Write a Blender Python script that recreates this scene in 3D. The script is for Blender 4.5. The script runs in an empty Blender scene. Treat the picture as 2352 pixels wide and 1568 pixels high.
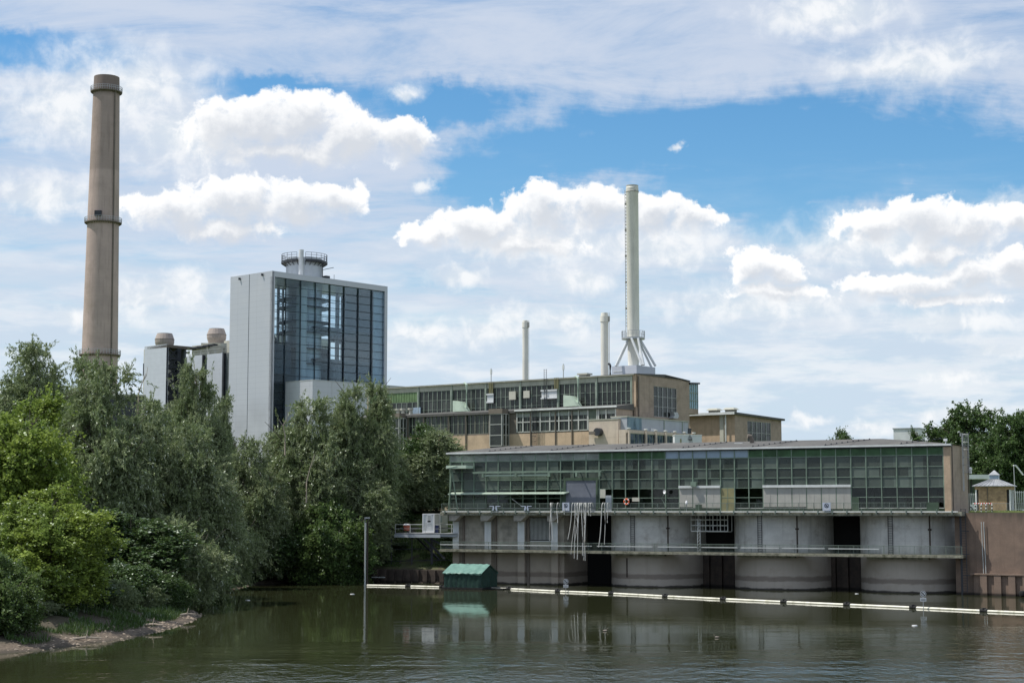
import bpy, bmesh, math, random
import numpy as np
from mathutils import Vector, Matrix
R = math.radians
random.seed(7)
SC = bpy.context.scene
COL = SC.collection
# ------------------------------------------------------------------ camera
F = 3800.0; CX = 1176.0; CY = 784.0; HOR = 1172.0; CAMZ = 9.55
TILT = math.atan((HOR - CY) / F)
cam_d = bpy.data.cameras.new('camera'); cam = bpy.data.objects.new('camera', cam_d); COL.objects.link(cam)
cam_d.sensor_width = 36.0; cam_d.lens = F / 2352.0 * 36.0
cam_d.clip_start = 0.5; cam_d.clip_end = 20000
cam.location = (0, 0, CAMZ); cam.rotation_euler = (R(90) + TILT, 0, 0)
SC.camera = cam
FW = Vector((0, math.cos(TILT), math.sin(TILT))); UP = Vector((0, -math.sin(TILT), math.cos(TILT))); RT = Vector((1, 0, 0))
CAM = Vector((0, 0, CAMZ))
def ray(X, Y): return FW + RT * ((X - CX) / F) + UP * ((CY - Y) / F)
def at_depth(X, Y, d):
    r = ray(X, Y); return CAM + r * (d / r.y)
def at_z(X, Y, z=0.0):
    r = ray(X, Y); return CAM + r * ((z - CAMZ) / r.z)
def proj(p):
    q = Vector(p) - CAM; w = q.dot(FW)
    return (CX + F * q.dot(RT) / w, CY - F * q.dot(UP) / w)
class Frame:
    """a along u (to the right in view), o outwards along n, z up"""
    def __init__(s, O, u):
        s.O = Vector((O[0], O[1])); s.u = Vector((u[0], u[1])).normalized(); s.n = Vector((s.u.y, -s.u.x))
    def P(s, a, o, z):
        q = s.O + s.u * a + s.n * o; return Vector((q.x, q.y, z))
    def px(s, X, Y, o=0.0):
        r = ray(X, Y); q = s.O + s.n * o
        t = (q - Vector((CAM.x, CAM.y))).dot(s.n) / Vector((r.x, r.y)).dot(s.n)
        w = CAM + r * t
        return (Vector((w.x, w.y)) - s.O).dot(s.u), w.z
    def a(s, X, Y=1100, o=0.0): return s.px(X, Y, o)[0]
    def z(s, X, Y, o=0.0): return s.px(X, Y, o)[1]
    def side(s): # frame of the right-hand end face, sharing the origin
        return Frame(s.O, (-s.n.x, -s.n.y))
WF = Frame((0, 0), (1, 0))
# ------------------------------------------------------------------ mesh builder
class MB:
    def __init__(s): s.v = []; s.f = []; s.m = []; s.cm = 0
    def add(s, vs, fs):
        b = len(s.v); s.v.extend([tuple(v) for v in vs]); s.f.extend([tuple(i + b for i in f) for f in fs]); s.m.extend([s.cm] * len(fs)); return s
    def hexa(s, p):
        return s.add(p, [(0, 3, 2, 1), (4, 5, 6, 7), (0, 1, 5, 4), (1, 2, 6, 5), (2, 3, 7, 6), (3, 0, 4, 7)])
    def box(s, fr, a0, a1, o0, o1, z0, z1):
        return s.hexa([fr.P(a0, o0, z0), fr.P(a1, o0, z0), fr.P(a1, o1, z0), fr.P(a0, o1, z0), fr.P(a0, o0, z1), fr.P(a1, o0, z1), fr.P(a1, o1, z1), fr.P(a0, o1, z1)])
    def prism(s, bot, top):
        n = len(bot)
        return s.add(list(bot) + list(top), [tuple(range(n))[::-1], tuple(range(n, 2 * n))] + [(i, (i + 1) % n, n + (i + 1) % n, n + i) for i in range(n)])
    def poly(s, fr, pts, o0, o1): # pts (a,z) extruded along o
        return s.prism([fr.P(a, o0, z) for a, z in pts], [fr.P(a, o1, z) for a, z in pts])
    def beam(s, p, q, w, h=None):
        h = h or w; p = Vector(p); q = Vector(q); d = (q - p).normalized()
        x = d.cross(Vector((0, 0, 1)))
        if x.length < 1e-4: x = Vector((1, 0, 0))
        x.normalize(); y = x.cross(d).normalized(); x = x * (w / 2); y = y * (h / 2)
        return s.hexa([p - x - y, p + x - y, p + x + y, p - x + y, q - x - y, q + x - y, q + x + y, q - x + y])
    def tube(s, pts, r, n=8, r2=None, cap=True):
        pts = [Vector(p) for p in pts]; rings = []; N = len(pts)
        for i, p in enumerate(pts):
            d = (pts[min(i + 1, N - 1)] - pts[max(i - 1, 0)]).normalized()
            x = d.cross(Vector((0, 0, 1)))
            if x.length < 1e-3: x = d.cross(Vector((0, 1, 0)))
            x.normalize(); y = d.cross(x)
            rr = r if r2 is None else r + (r2 - r) * i / (N - 1)
            rings.append([p + (x * math.cos(2 * math.pi * k / n) + y * math.sin(2 * math.pi * k / n)) * rr for k in range(n)])
        vs = [v for g in rings for v in g]
        fs = [(i * n + k, i * n + (k + 1) % n, (i + 1) * n + (k + 1) % n, (i + 1) * n + k) for i in range(N - 1) for k in range(n)]
        if cap: fs += [tuple(range(n))[::-1], tuple(range((N - 1) * n, N * n))]
        return s.add(vs, fs)
    def lathe(s, c, prof, n=32, cap=True):
        vs = [(c[0] + r * math.cos(2 * math.pi * k / n), c[1] + r * math.sin(2 * math.pi * k / n), z) for r, z in prof for k in range(n)]
        N = len(prof)
        fs = [(i * n + k, i * n + (k + 1) % n, (i + 1) * n + (k + 1) % n, (i + 1) * n + k) for i in range(N - 1) for k in range(n)]
        if cap: fs += [tuple(range(n))[::-1], tuple(range((N - 1) * n, N * n))]
        return s.add(vs, fs)
    def walls(s, fr, a0, a1, z0, z1, o0, o1, holes):
        """slab o0..o1 with rectangular holes (a0,a1,z0,z1)"""
        A = sorted({a0, a1, *[h[0] for h in holes], *[h[1] for h in holes]}); A = [a for a in A if a0 <= a <= a1]
        for i in range(len(A) - 1):
            am = (A[i] + A[i + 1]) / 2
            hs = sorted([(max(h[2], z0), min(h[3], z1)) for h in holes if h[0] < am < h[1]])
            z = z0
            for lo, hi in hs:
                if lo > z + 1e-4: s.box(fr, A[i], A[i + 1], o0, o1, z, lo)
                z = max(z, hi)
            if z < z1 - 1e-4: s.box(fr, A[i], A[i + 1], o0, o1, z, z1)
        return s
    def ring(s, c, r0, r1, z0, z1, n=40, a0=0, a1=2 * math.pi):
        full = abs(a1 - a0 - 2 * math.pi) < 1e-3; m = n if full else n + 1
        vs = []
        for k in range(m):
            t = a0 + (a1 - a0) * k / n; cs, sn = math.cos(t), math.sin(t)
            vs += [(c[0] + r0 * cs, c[1] + r0 * sn, z0), (c[0] + r1 * cs, c[1] + r1 * sn, z0), (c[0] + r1 * cs, c[1] + r1 * sn, z1), (c[0] + r0 * cs, c[1] + r0 * sn, z1)]
        fs = []
        for k in range(n):
            j = (k + 1) % m
            for e in range(4): fs.append((k * 4 + e, j * 4 + e, j * 4 + (e + 1) % 4, k * 4 + (e + 1) % 4))
        return s.add(vs, fs)
OFF = {}
def off(o):
    v = Vector((0, 0, 0))
    while o is not None: v += Vector(o.location); o = o.parent
    return v
def part(name, mb, mat, parent=None, label=None, smooth=False, recalc=True, base=None):
    me = bpy.data.meshes.new(name); w = off(parent) if parent else Vector(base or (0, 0, 0))
    me.from_pydata([(v[0] - w.x, v[1] - w.y, v[2] - w.z) for v in mb.v], [], mb.f)
    for m_ in (mat if isinstance(mat, (list, tuple)) else [mat]): me.materials.append(m_)
    if any(mb.m): me.polygons.foreach_set('material_index', mb.m)
    if recalc:
        bm = bmesh.new(); bm.from_mesh(me); bmesh.ops.recalc_face_normals(bm, faces=bm.faces); bm.to_mesh(me); bm.free()
    if smooth:
        me.polygons.foreach_set('use_smooth', [True] * len(me.polygons))
        try: me.set_sharp_from_angle(angle=R(35))
        except Exception: pass
    me.update()
    o = bpy.data.objects.new(name, me); COL.objects.link(o)
    if parent: o.parent = parent
    else: o.location = w
    if label: o['label'] = label
    return o
def tag(o, label, cat, group=None):
    o['label'] = label; o['category'] = cat
    if group: o['group'] = group
    return o
def thing(name, label, cat, loc=(0, 0, 0), group=None):
    o = bpy.data.objects.new(name, None); COL.objects.link(o); o.location = loc; o.empty_display_size = 0.5
    return tag(o, label, cat, group)
def solo(name, mb, mat, label, cat, group=None, smooth=False):
    xs = np.array(mb.v); b = (float(xs[:, 0].mean()), float(xs[:, 1].mean()), float(xs[:, 2].min()))
    return tag(part(name, mb, mat, None, smooth=smooth, base=b), label, cat, group)
def struct(name, mb, mat, kind='structure', **k):
    o = part(name, mb, mat, None, **k); o['kind'] = kind; return o
def copy_tree(o, parent=None):
    c = o.copy(); COL.objects.link(c); c.parent = parent
    for ch in list(o.children): copy_tree(ch, c)
    return c
# ------------------------------------------------------------------ materials
class NT:
    def __init__(s, nt): s.nt = nt
    def n(s, t, **kw):
        x = s.nt.nodes.new(t)
        for k, v in kw.items(): setattr(x, k, v)
        return x
    def put(s, sock, v):
        if hasattr(v, 'is_linked') or isinstance(v, bpy.types.NodeSocket): s.nt.links.new(v, sock)
        else: sock.default_value = v
    def math(s, op, a, b=0.0, c=0.0, clamp=False):
        x = s.n('ShaderNodeMath', operation=op, use_clamp=clamp); s.put(x.inputs[0], a); s.put(x.inputs[1], b)
        if len(x.inputs) > 2: s.put(x.inputs[2], c)
        return x.outputs[0]
    def vmath(s, op, a, b=(0, 0, 0), c=(0, 0, 0)):
        x = s.n('ShaderNodeVectorMath', operation=op); s.put(x.inputs[0], a); s.put(x.inputs[1], b)
        if op == 'MULTIPLY_ADD': s.put(x.inputs[2], c)
        return x.outputs['Value'] if op in ('LENGTH', 'DOT_PRODUCT', 'DISTANCE') else x.outputs['Vector']
    def mix(s, f, a, b, bt='MIX'):
        x = s.n('ShaderNodeMix', data_type='RGBA', blend_type=bt); s.put(x.inputs[0], f); s.put(x.inputs[6], a); s.put(x.inputs[7], b); return x.outputs[2]
    def mixf(s, f, a, b):
        x = s.n('ShaderNodeMix', data_type='FLOAT'); s.put(x.inputs[0], f); s.put(x.inputs[2], a); s.put(x.inputs[3], b); return x.outputs[0]
    def noise(s, vec, scale, detail=4, rough=.55, dist=0.0):
        x = s.n('ShaderNodeTexNoise'); s.put(x.inputs['Vector'], vec); x.inputs['Scale'].default_value = scale; x.inputs['Detail'].default_value = detail; x.inputs['Roughness'].default_value = rough; x.inputs['Distortion'].default_value = dist
        return x.outputs['Fac']
    def ramp(s, f, lo, hi, a=0.0, b=1.0, smooth=True):
        x = s.n('ShaderNodeMapRange', interpolation_type='SMOOTHSTEP' if smooth else 'LINEAR'); s.put(x.inputs[0], f)
        s.put(x.inputs[1], lo); s.put(x.inputs[2], hi); s.put(x.inputs[3], a); s.put(x.inputs[4], b); return x.outputs[0]
    def scl(s, v, k): return s.vmath('MULTIPLY', v, k)
    def sep(s, v):
        x = s.n('ShaderNodeSeparateXYZ'); s.put(x.inputs[0], v); return x.outputs
    def comb(s, x_, y_, z_):
        x = s.n('ShaderNodeCombineXYZ'); s.put(x.inputs[0], x_); s.put(x.inputs[1], y_); s.put(x.inputs[2], z_); return x.outputs[0]
def newmat(name):
    m = bpy.data.materials.new(name); m.use_nodes = True; nt = m.node_tree
    for n_ in list(nt.nodes): nt.nodes.remove(n_)
    t = NT(nt); out = t.n('ShaderNodeOutputMaterial'); return m, t, out
def c4(c): return (c[0], c[1], c[2], 1.0)
def mat(name, col, rough=.75, metal=0.0, spec=.4, var=.18, scale=.9, streak=0.0, bump=0.0, bscale=6.0, dirt=None, dirt_amt=.0, dscale=.35, lines=None, zband=None, fine=0.0, cells=None):
    """weathered surface; lines=[(dir2d or 'z', spacing, width, strength)], zband=f(t,pos,color)->color"""
    m, t, out = newmat(name); b = t.n('ShaderNodeBsdfPrincipled'); t.nt.links.new(b.outputs[0], out.inputs[0])
    pos = t.n('ShaderNodeNewGeometry').outputs['Position']
    n1 = t.noise(pos, scale, 6, .62); n1 = t.ramp(n1, .28, .72)
    lo = tuple(max(0, c * (1 - var)) for c in col); hi = tuple(min(1, c * (1 + var)) for c in col)
    c = t.mix(n1, c4(lo), c4(hi))
    if fine:
        nf = t.noise(pos, 9.0, 3, .7); c = t.mix(t.ramp(nf, .3, .7, 0, fine), c, c4(tuple(x * .55 for x in col)))
    if streak:
        sv = t.scl(pos, (1.6, 1.6, .09)); sn = t.ramp(t.noise(sv, 1.0, 5, .6), .5, .75, 0, streak)
        c = t.mix(sn, c, c4(tuple(x * .45 for x in col)))
    if dirt:
        dn = t.ramp(t.noise(pos, dscale, 6, .65), .5, .68, 0, dirt_amt); c = t.mix(dn, c, c4(dirt))
    if lines:
        for d, sp, w, st in lines:
            s_ = t.sep(pos)[2] if d == 'z' else t.vmath('DOT_PRODUCT', pos, (d[0], d[1], 0))
            fr = t.math('FRACT', t.math('DIVIDE', s_, sp)); ln = t.math('LESS_THAN', fr, w / sp)
            c = t.mix(t.math('MULTIPLY', ln, st), c, c4(tuple(x * .35 for x in col)))
    if cells:
        u_, wa, wz, am, cl = cells; s_ = t.sep(pos)[2]; ca = t.math('FLOOR', t.math('DIVIDE', t.vmath('DOT_PRODUCT', pos, (u_[0], u_[1], 0)), wa)); cz = t.math('FLOOR', t.math('DIVIDE', s_, wz)); wn_ = t.n('ShaderNodeTexWhiteNoise'); t.put(wn_.inputs['Vector'], t.comb(ca, cz, 0.0)); c = t.mix(t.math('MULTIPLY', t.math('POWER', wn_.outputs['Value'], 2.5), am), c, c4(cl))
    if zband: c = zband(t, pos, c)
    t.put(b.inputs['Base Color'], c)
    rn = t.ramp(n1, 0, 1, max(.02, rough - .1), min(1, rough + .1)); t.put(b.inputs['Roughness'], rn)
    b.inputs['Metallic'].default_value = metal; b.inputs['Specular IOR Level'].default_value = spec
    if bump:
        bp = t.n('ShaderNodeBump'); bp.inputs['Strength'].default_value = bump; bp.inputs['Distance'].default_value = .05
        t.put(bp.inputs['Height'], t.noise(pos, bscale, 5, .65)); t.nt.links.new(bp.outputs[0], b.inputs['Normal'])
    return m
def glass(name, tint, refl=1.0, rough=.02, dusty=None, dust=0.0, dscale=.6, cells=None):
    """thin pane: tinted transparency + fresnel mirror (+ dust)"""
    m, t, out = newmat(name)
    tr = t.n('ShaderNodeBsdfTransparent'); tr.inputs[0].default_value = c4(tint)
    gl = t.n('ShaderNodeBsdfGlossy'); gl.inputs['Roughness'].default_value = rough; gl.inputs[0].default_value = (.95, .97, 1, 1)
    fr = t.n('ShaderNodeFresnel'); fr.inputs[0].default_value = 1.5
    pos = t.n('ShaderNodeNewGeometry').outputs['Position']
    bp = t.n('ShaderNodeBump'); bp.inputs['Strength'].default_value = .12; bp.inputs['Distance'].default_value = .02; t.put(bp.inputs['Height'], t.noise(pos, .8, 2, .5)); t.nt.links.new(bp.outputs[0], gl.inputs['Normal'])
    mx = t.n('ShaderNodeMixShader'); t.put(mx.inputs[0], t.math('MULTIPLY', fr.outputs[0], refl)); t.nt.links.new(tr.outputs[0], mx.inputs[1]); t.nt.links.new(gl.outputs[0], mx.inputs[2])
    res = mx.outputs[0]
    if dusty:
        df = t.n('ShaderNodeBsdfDiffuse'); df.inputs[0].default_value = c4(dusty)
        sv = t.scl(pos, (1, 1, .45)); nz = t.ramp(t.noise(sv, dscale, 5, .6), .3, .7, dust * .45, dust)
        if cells:
            u_, wa, wz = cells; ca = t.math('FLOOR', t.math('DIVIDE', t.vmath('DOT_PRODUCT', pos, (u_[0], u_[1], 0)), wa)); cz = t.math('FLOOR', t.math('DIVIDE', t.sep(pos)[2], wz)); wn_ = t.n('ShaderNodeTexWhiteNoise'); t.put(wn_.inputs['Vector'], t.comb(ca, cz, 0.0)); nz = t.math('MULTIPLY', nz, t.ramp(wn_.outputs['Value'], 0, 1, .6, 1.15, False)); t.put(df.inputs[0], t.mix(wn_.outputs['Value'], c4(tuple(x * .7 for x in dusty)), c4(tuple(x * 1.35 for x in dusty))))
        m2 = t.n('ShaderNodeMixShader'); t.put(m2.inputs[0], nz); t.nt.links.new(res, m2.inputs[1]); t.nt.links.new(df.outputs[0], m2.inputs[2]); res = m2.outputs[0]
    t.nt.links.new(res, out.inputs[0]); return m
def leafmat(name, a, b, c, gloss=.25, trans=.35):
    m, t, out = newmat(name); g = t.n('ShaderNodeNewGeometry'); rnd = g.outputs['Random Per Island']
    pos = g.outputs['Position']
    col = t.mix(rnd, c4(a), c4(b)); big = t.ramp(t.noise(pos, .35, 3, .5), .38, .66); col = t.mix(t.math('MULTIPLY', big, .6), col, c4(c))
    d = t.n('ShaderNodeBsdfDiffuse'); t.put(d.inputs[0], col)
    tr = t.n('ShaderNodeBsdfTranslucent'); t.put(tr.inputs[0], t.mix(.5, col, (.12, .17, .05, 1)))
    mx = t.n('ShaderNodeMixShader'); mx.inputs[0].default_value = trans; t.nt.links.new(d.outputs[0], mx.inputs[1]); t.nt.links.new(tr.outputs[0], mx.inputs[2])
    gl = t.n('ShaderNodeBsdfGlossy'); gl.inputs['Roughness'].default_value = .6; gl.inputs[0].default_value = (.8, .85, .8, 1)
    fr = t.n('ShaderNodeFresnel'); fr.inputs[0].default_value = 1.42
    m2 = t.n('ShaderNodeMixShader'); t.put(m2.inputs[0], t.math('MULTIPLY', fr.outputs[0], gloss)); t.nt.links.new(mx.outputs[0], m2.inputs[1]); t.nt.links.new(gl.outputs[0], m2.inputs[2])
    t.nt.links.new(m2.outputs[0], out.inputs[0]); return m
# ------------------------------------------------------------------ frames
PU = Frame((at_depth(1032, 1100, 222).x, 222), (.890, -.4555))           # pump house front
TC = at_depth(620, 1000, 330)                                            # tower: corner of its two faces
TL = Frame((TC.x, TC.y), (.74, -.672)); TR = Frame((TC.x, TC.y), (.672, .74))
MC = at_depth(1462, 1000, 262)                                           # turbine hall front corner
MF = Frame((MC.x, MC.y), (.8065, -.591)); ME = MF.side()
GZ = 9.4                                                                 # works level
# ------------------------------------------------------------------ palette
def waterline(t, pos, c):
    z = t.sep(pos)[2]; nz = t.noise(t.scl(pos, (.5, .5, 1.5)), 1.3, 5, .6)
    zz = t.math('ADD', z, t.math('MULTIPLY', t.math('SUBTRACT', nz, .5), .5))
    warm = t.ramp(zz, 4.0, 4.9, 1, 0); c = t.mix(t.math('MULTIPLY', warm, .75), c, (.40, .335, .27, 1))
    band = t.math('MULTIPLY', t.ramp(zz, .95, 1.1, 0, 1), t.ramp(zz, 1.5, 1.75, 1, 0)); c = t.mix(t.math('MULTIPLY', band, .55), c, (.10, .07, .055, 1))
    return t.mix(t.ramp(zz, .12, .3, .92, 0), c, (.02, .018, .014, 1))
K = {}
K['pier'] = mat('painted_concrete', (.57, .565, .535), .85, var=.14, streak=.6, dirt=(.24, .20, .16), dirt_amt=.45, scale=.5, dscale=.6, fine=.12, lines=[('z', 1.5, .035, .22)], zband=waterline)
K['conc'] = mat('raw_concrete', (.36, .335, .285), .9, var=.2, streak=.5, dirt=(.12, .12, .1), dirt_amt=.5, zband=waterline, lines=[('z', 1.45, .03, .4), ((.89, -.4555), 2.4, .03, .25)])
K['edge'] = mat('mossy_concrete_edge', (.24, .235, .18), .95, var=.4, streak=.6, dirt=(.06, .065, .035), dirt_amt=.8, scale=2.0, dscale=1.2, bump=.6)
K['white'] = mat('white_paint', (.62, .64, .64), .6, var=.07, streak=.2)
K['fascia'] = mat('pale_fascia', (.66, .68, .66), .5, var=.1, streak=.2)
K['gframe'] = mat('green_grey_steel', (.19, .255, .195), .55, var=.2, streak=.3)
K['gdark'] = mat('dark_green_steel', (.06, .095, .06), .55, var=.25, streak=.3)
K['glouv'] = mat('green_louvre_paint', (.13, .25, .12), .55, var=.3, streak=.3)
K['wlouv'] = mat('grey_louvre_metal', (.52, .56, .50), .5, var=.2)
K['pale_green'] = mat('pale_green_paint', (.50, .60, .48), .6, var=.1)
K['bluepane'] = mat('pale_blue_panel', (.30, .385, .46), .35, var=.1, scale=.7)
K['shutter'] = mat('grey_roller_shutter', (.44, .43, .39), .7, var=.1, streak=.25, lines=[('z', .11, .03, .5)])
K['garage'] = mat('blue_grey_roller_door', (.17, .185, .22), .55, var=.12, lines=[('z', .16, .045, .45)])
K['ochre'] = mat('ochre_door_paint', (.26, .24, .12), .7, var=.12, streak=.3)
K['roof'] = mat('bitumen_roof', (.10, .098, .093), .95, var=.22, dirt=(.16, .15, .13), dirt_amt=.4, scale=.4, lines=[((.89, -.4555), 9.0, .25, .35)])
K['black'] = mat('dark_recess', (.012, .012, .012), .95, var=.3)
K['rust'] = mat('dark_sheet_piling', (.065, .05, .04), .85, var=.35, streak=.5, scale=1.2, zband=lambda t, p, c: t.mix(t.ramp(t.sep(p)[2], .1, .35, .9, 0), c, (.012, .01, .008, 1)))
K['steel'] = mat('galvanised_steel', (.46, .47, .47), .45, metal=.4, var=.12)
K['dsteel'] = mat('dark_steel', (.035, .038, .045), .5, var=.2)
K['rail'] = mat('railing_paint', (.17, .21, .175), .5, var=.15)
K['lrail'] = mat('light_railing_paint', (.50, .52, .50), .5, var=.12)
K['brick'] = mat('tan_brick', (.54, .405, .28), .9, var=.12, streak=.35, fine=.3, dirt=(.22, .17, .12), dirt_amt=.3)
K['brick_shade'] = mat('shaded_tan_brick', (.40, .315, .245), .9, var=.14, streak=.35, fine=.3, dirt=(.2, .15, .11), dirt_amt=.45, lines=[('z', .5, .04, .15)])  # tan brick again, colour darkened for end walls turned from the sun
K['stucco'] = mat('beige_concrete_panel', (.55, .465, .375), .9, var=.08, streak=.4, lines=[('z', 2.3, .05, .3)])
K['dbrown'] = mat('brown_concrete_frame', (.17, .145, .12), .9, var=.15, streak=.4)
K['hallglass'] = mat('dark_dusty_glazing', (.022, .026, .023), .22, spec=.45, var=.45, scale=.7, streak=.2, cells=((.8065, -.591), 1.5, 2.2, .5, (.11, .12, .105)))
K['greenpane'] = mat('green_glazed_panel', (.12, .19, .085), .4, var=.2, streak=.3)
K['whframe'] = mat('pale_window_frame', (.46, .47, .44), .5, var=.12)
K['hframe'] = mat('grey_green_mullion', (.25, .30, .245), .55, var=.2)
K['hedge'] = mat('pale_roof_edge', (.40, .40, .33), .7, var=.12, streak=.3)
K['towerclad'] = mat('silver_cladding', (.50, .515, .55), .42, metal=.25, var=.03, scale=.2, lines=[('z', 1.1, .06, .2), ((.74, -.672), 6.1, .07, .25), ((.672, .74), 6.1, .07, .25)])
K['towerdark'] = mat('dark_interior_steel', (.03, .042, .055), .6, var=.15)
K['towermul'] = mat('dark_blue_mullion', (.025, .04, .055), .4, var=.15)
K['tank'] = mat('corrugated_silver', (.52, .55, .57), .4, metal=.4, var=.08, streak=.15)
K['chim'] = mat('stained_concrete', (.44, .345, .305), .92, var=.1, streak=.45, dirt=(.22, .18, .14), dirt_amt=.4, dscale=.12, scale=.2, lines=[('z', 2.4, .06, .2)], zband=lambda t, p, c: t.mix(t.ramp(t.math('ADD', t.sep(p)[2], t.math('MULTIPLY', t.noise(p, .6, 4, .6), 1.6)), 118.4, 121.4, 0, .5), t.mix(t.ramp(t.sep(p)[2], 98.3, 98.9, 0, .3), c, (.17, .14, .115, 1)), (.075, .06, .05, 1)))
K['cream'] = mat('cream_painted_steel', (.74, .72, .64), .5, var=.06, streak=.3, scale=.4)
K['creamtop'] = mat('soot_stained_steel', (.46, .445, .39), .6, var=.2, streak=.7)
K['bclad'] = mat('pale_blue_cladding', (.50, .53, .58), .5, var=.04, lines=[('z', .9, .05, .15)])
K['bcream'] = mat('cream_cladding', (.50, .49, .41), .7, var=.08, streak=.2)
K['bdark'] = mat('dark_slatted_strip', (.13, .15, .15), .6, var=.2, lines=[('z', .5, .1, .6)])
K['vent'] = mat('taupe_concrete_vent', (.37, .315, .28), .85, var=.1, streak=.4)
K['band'] = mat('blue_grey_cladding', (.37, .40, .43), .5, var=.08, streak=.3, scale=.5)
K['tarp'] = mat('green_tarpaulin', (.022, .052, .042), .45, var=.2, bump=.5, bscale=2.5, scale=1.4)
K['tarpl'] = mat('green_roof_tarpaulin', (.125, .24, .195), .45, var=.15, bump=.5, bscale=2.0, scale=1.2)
K['boom'] = mat('cream_float_plastic', (.70, .68, .57), .5, var=.16, streak=.6, scale=1.5, dirt=(.30, .29, .18), dirt_amt=.6, dscale=.8, zband=lambda t, p, c: t.mix(t.ramp(t.sep(p)[2], .02, .1, .8, 0), c, (.12, .13, .07, 1)))
K['rubber'] = mat('black_rubber', (.015, .015, .015), .8, var=.3)
K['hose'] = mat('white_hose_canvas', (.66, .655, .62), .8, var=.12)
K['signb'] = mat('sign_blue_grey', (.43, .48, .57), .5, var=.04)
K['signw'] = mat('sign_white', (.8, .8, .8), .5, var=.04)
K['ink'] = mat('sign_black', (.01, .01, .01), .5, var=.1)
K['orange'] = mat('orange_ring', (.75, .14, .05), .5, var=.1)
K['red'] = mat('barrier_red', (.6, .04, .03), .5, var=.1)
K['rbrown'] = mat('red_brown_paint', (.30, .085, .05), .7, var=.2)
K['bluedk'] = mat('dark_blue_paint', (.03, .04, .10), .6, var=.2)
K['quay'] = mat('brown_quay_concrete', (.215, .155, .118), .92, var=.16, streak=.4, dirt=(.12, .095, .08), dirt_amt=.5, dscale=.25, fine=.25, lines=[('z', 1.5, .03, .15), ((.8, -.6), 6.0, .06, .4)], zband=lambda t, p, c: t.mix(t.ramp(t.math('ADD', t.sep(p)[2], t.math('MULTIPLY', t.noise(t.scl(p, (1.5, 1.5, .12)), 1.0, 5, .65), 3.0)), 9.6, 11.2, 0, .75), t.mix(t.ramp(t.sep(p)[2], .1, .4, .9, 0), c, (.015, .012, .01, 1)), (.06, .055, .04, 1)))
K['zinc'] = mat('zinc_roof', (.33, .34, .35), .4, metal=.3, var=.08)
K['sand'] = mat('sandstone_wall', (.37, .255, .155), .92, var=.28, scale=2.2, dirt=(.2, .13, .08), dirt_amt=.4, dscale=1.5)
K['bark'] = mat('tree_bark', (.10, .085, .065), .95, var=.3, scale=3, bump=.5)
K['bark2'] = mat('pale_dead_wood', (.34, .29, .23), .9, var=.2, scale=3)
K['carw'] = mat('white_car_paint', (.75, .75, .76), .25, spec=.6, var=.03)
K['cab'] = mat('interior_cabinet_grey', (.26, .28, .26), .6, var=.15)
K['cabw'] = mat('interior_pale_wall', (.30, .31, .28), .8, var=.2)
K['bird'] = mat('grey_brown_feather', (.22, .19, .16), .8, var=.3)
G = {}
G['dusty'] = glass('dusty_pane', (.40, .45, .42), .9, .12, dusty=(.145, .178, .152), dust=.72, dscale=.16, cells=((.89, -.4555), 1.745, 1.22))
G['clear'] = glass('clear_pane', (.66, .70, .67), .6, .03)
G['tower'] = glass('blue_tinted_glass', (.84, .93, .97), .22, .02, dusty=(.03, .05, .065), dust=.05, dscale=.15)
G['blue'] = glass('pale_blue_glass', (.5, .66, .72), 1.3, .05, dusty=(.28, .40, .46), dust=.75)
G['win'] = mat('window_reflecting_sky', (.05, .075, .10), .12, spec=.6, var=.4, scale=.8)

def rail(mb, fr, a0, a1, o, z0, h=1.0, post=1.8, bal=.16, r=.03, rb=.011, mid=False, rz=None):
    """railing run: top rail, posts, balusters"""
    mb.beam(fr.P(a0, o, z0 + h), fr.P(a1, o, z0 + h), r * 1.8)
    if mid: mb.beam(fr.P(a0, o, z0 + h * .5), fr.P(a1, o, z0 + h * .5), r)
    n = max(1, round((a1 - a0) / post))
    for i in range(n + 1):
        a = a0 + (a1 - a0) * i / n; mb.box(fr, a - r * .8, a + r * .8, o - r * .8, o + r * .8, z0, z0 + h)
    if bal:
        mb.beam(fr.P(a0, o, z0 + .12), fr.P(a1, o, z0 + .12), r)
        n = round((a1 - a0) / bal)
        for i in range(n):
            a = a0 + (a1 - a0) * (i + .5) / n; mb.box(fr, a - rb, a + rb, o - rb, o + rb, z0 + .12, z0 + h)
def ladder(mb, fr, a, o, z0, z1, w=.45, rung=.3, cage=False):
    for s in (-w / 2, w / 2): mb.beam(fr.P(a + s, o, z0), fr.P(a + s, o, z1), .07)
    z = z0 + .2
    while z < z1: mb.beam(fr.P(a - w / 2, o, z), fr.P(a + w / 2, o, z), .04); z += rung
    if cage:
        z = z0 + 2.2
        while z < z1 + .1:
            pts = [fr.P(a + w * .75 * math.sin(t), o + w * 1.2 * (1 - math.cos(t)) * .6, z) for t in np.linspace(-2.2, 2.2, 9)]
            mb.tube(pts, .025, 4); z += .9
        for t in (-1.8, -.9, 0, .9, 1.8):
            mb.beam(fr.P(a + w * .75 * math.sin(t + math.pi), o + w * 1.2 * (1 - math.cos(t + math.pi)) * .6, z0 + 2.2), fr.P(a + w * .75 * math.sin(t + math.pi), o + w * 1.2 * (1 - math.cos(t + math.pi)) * .6, z1), .03)

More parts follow.
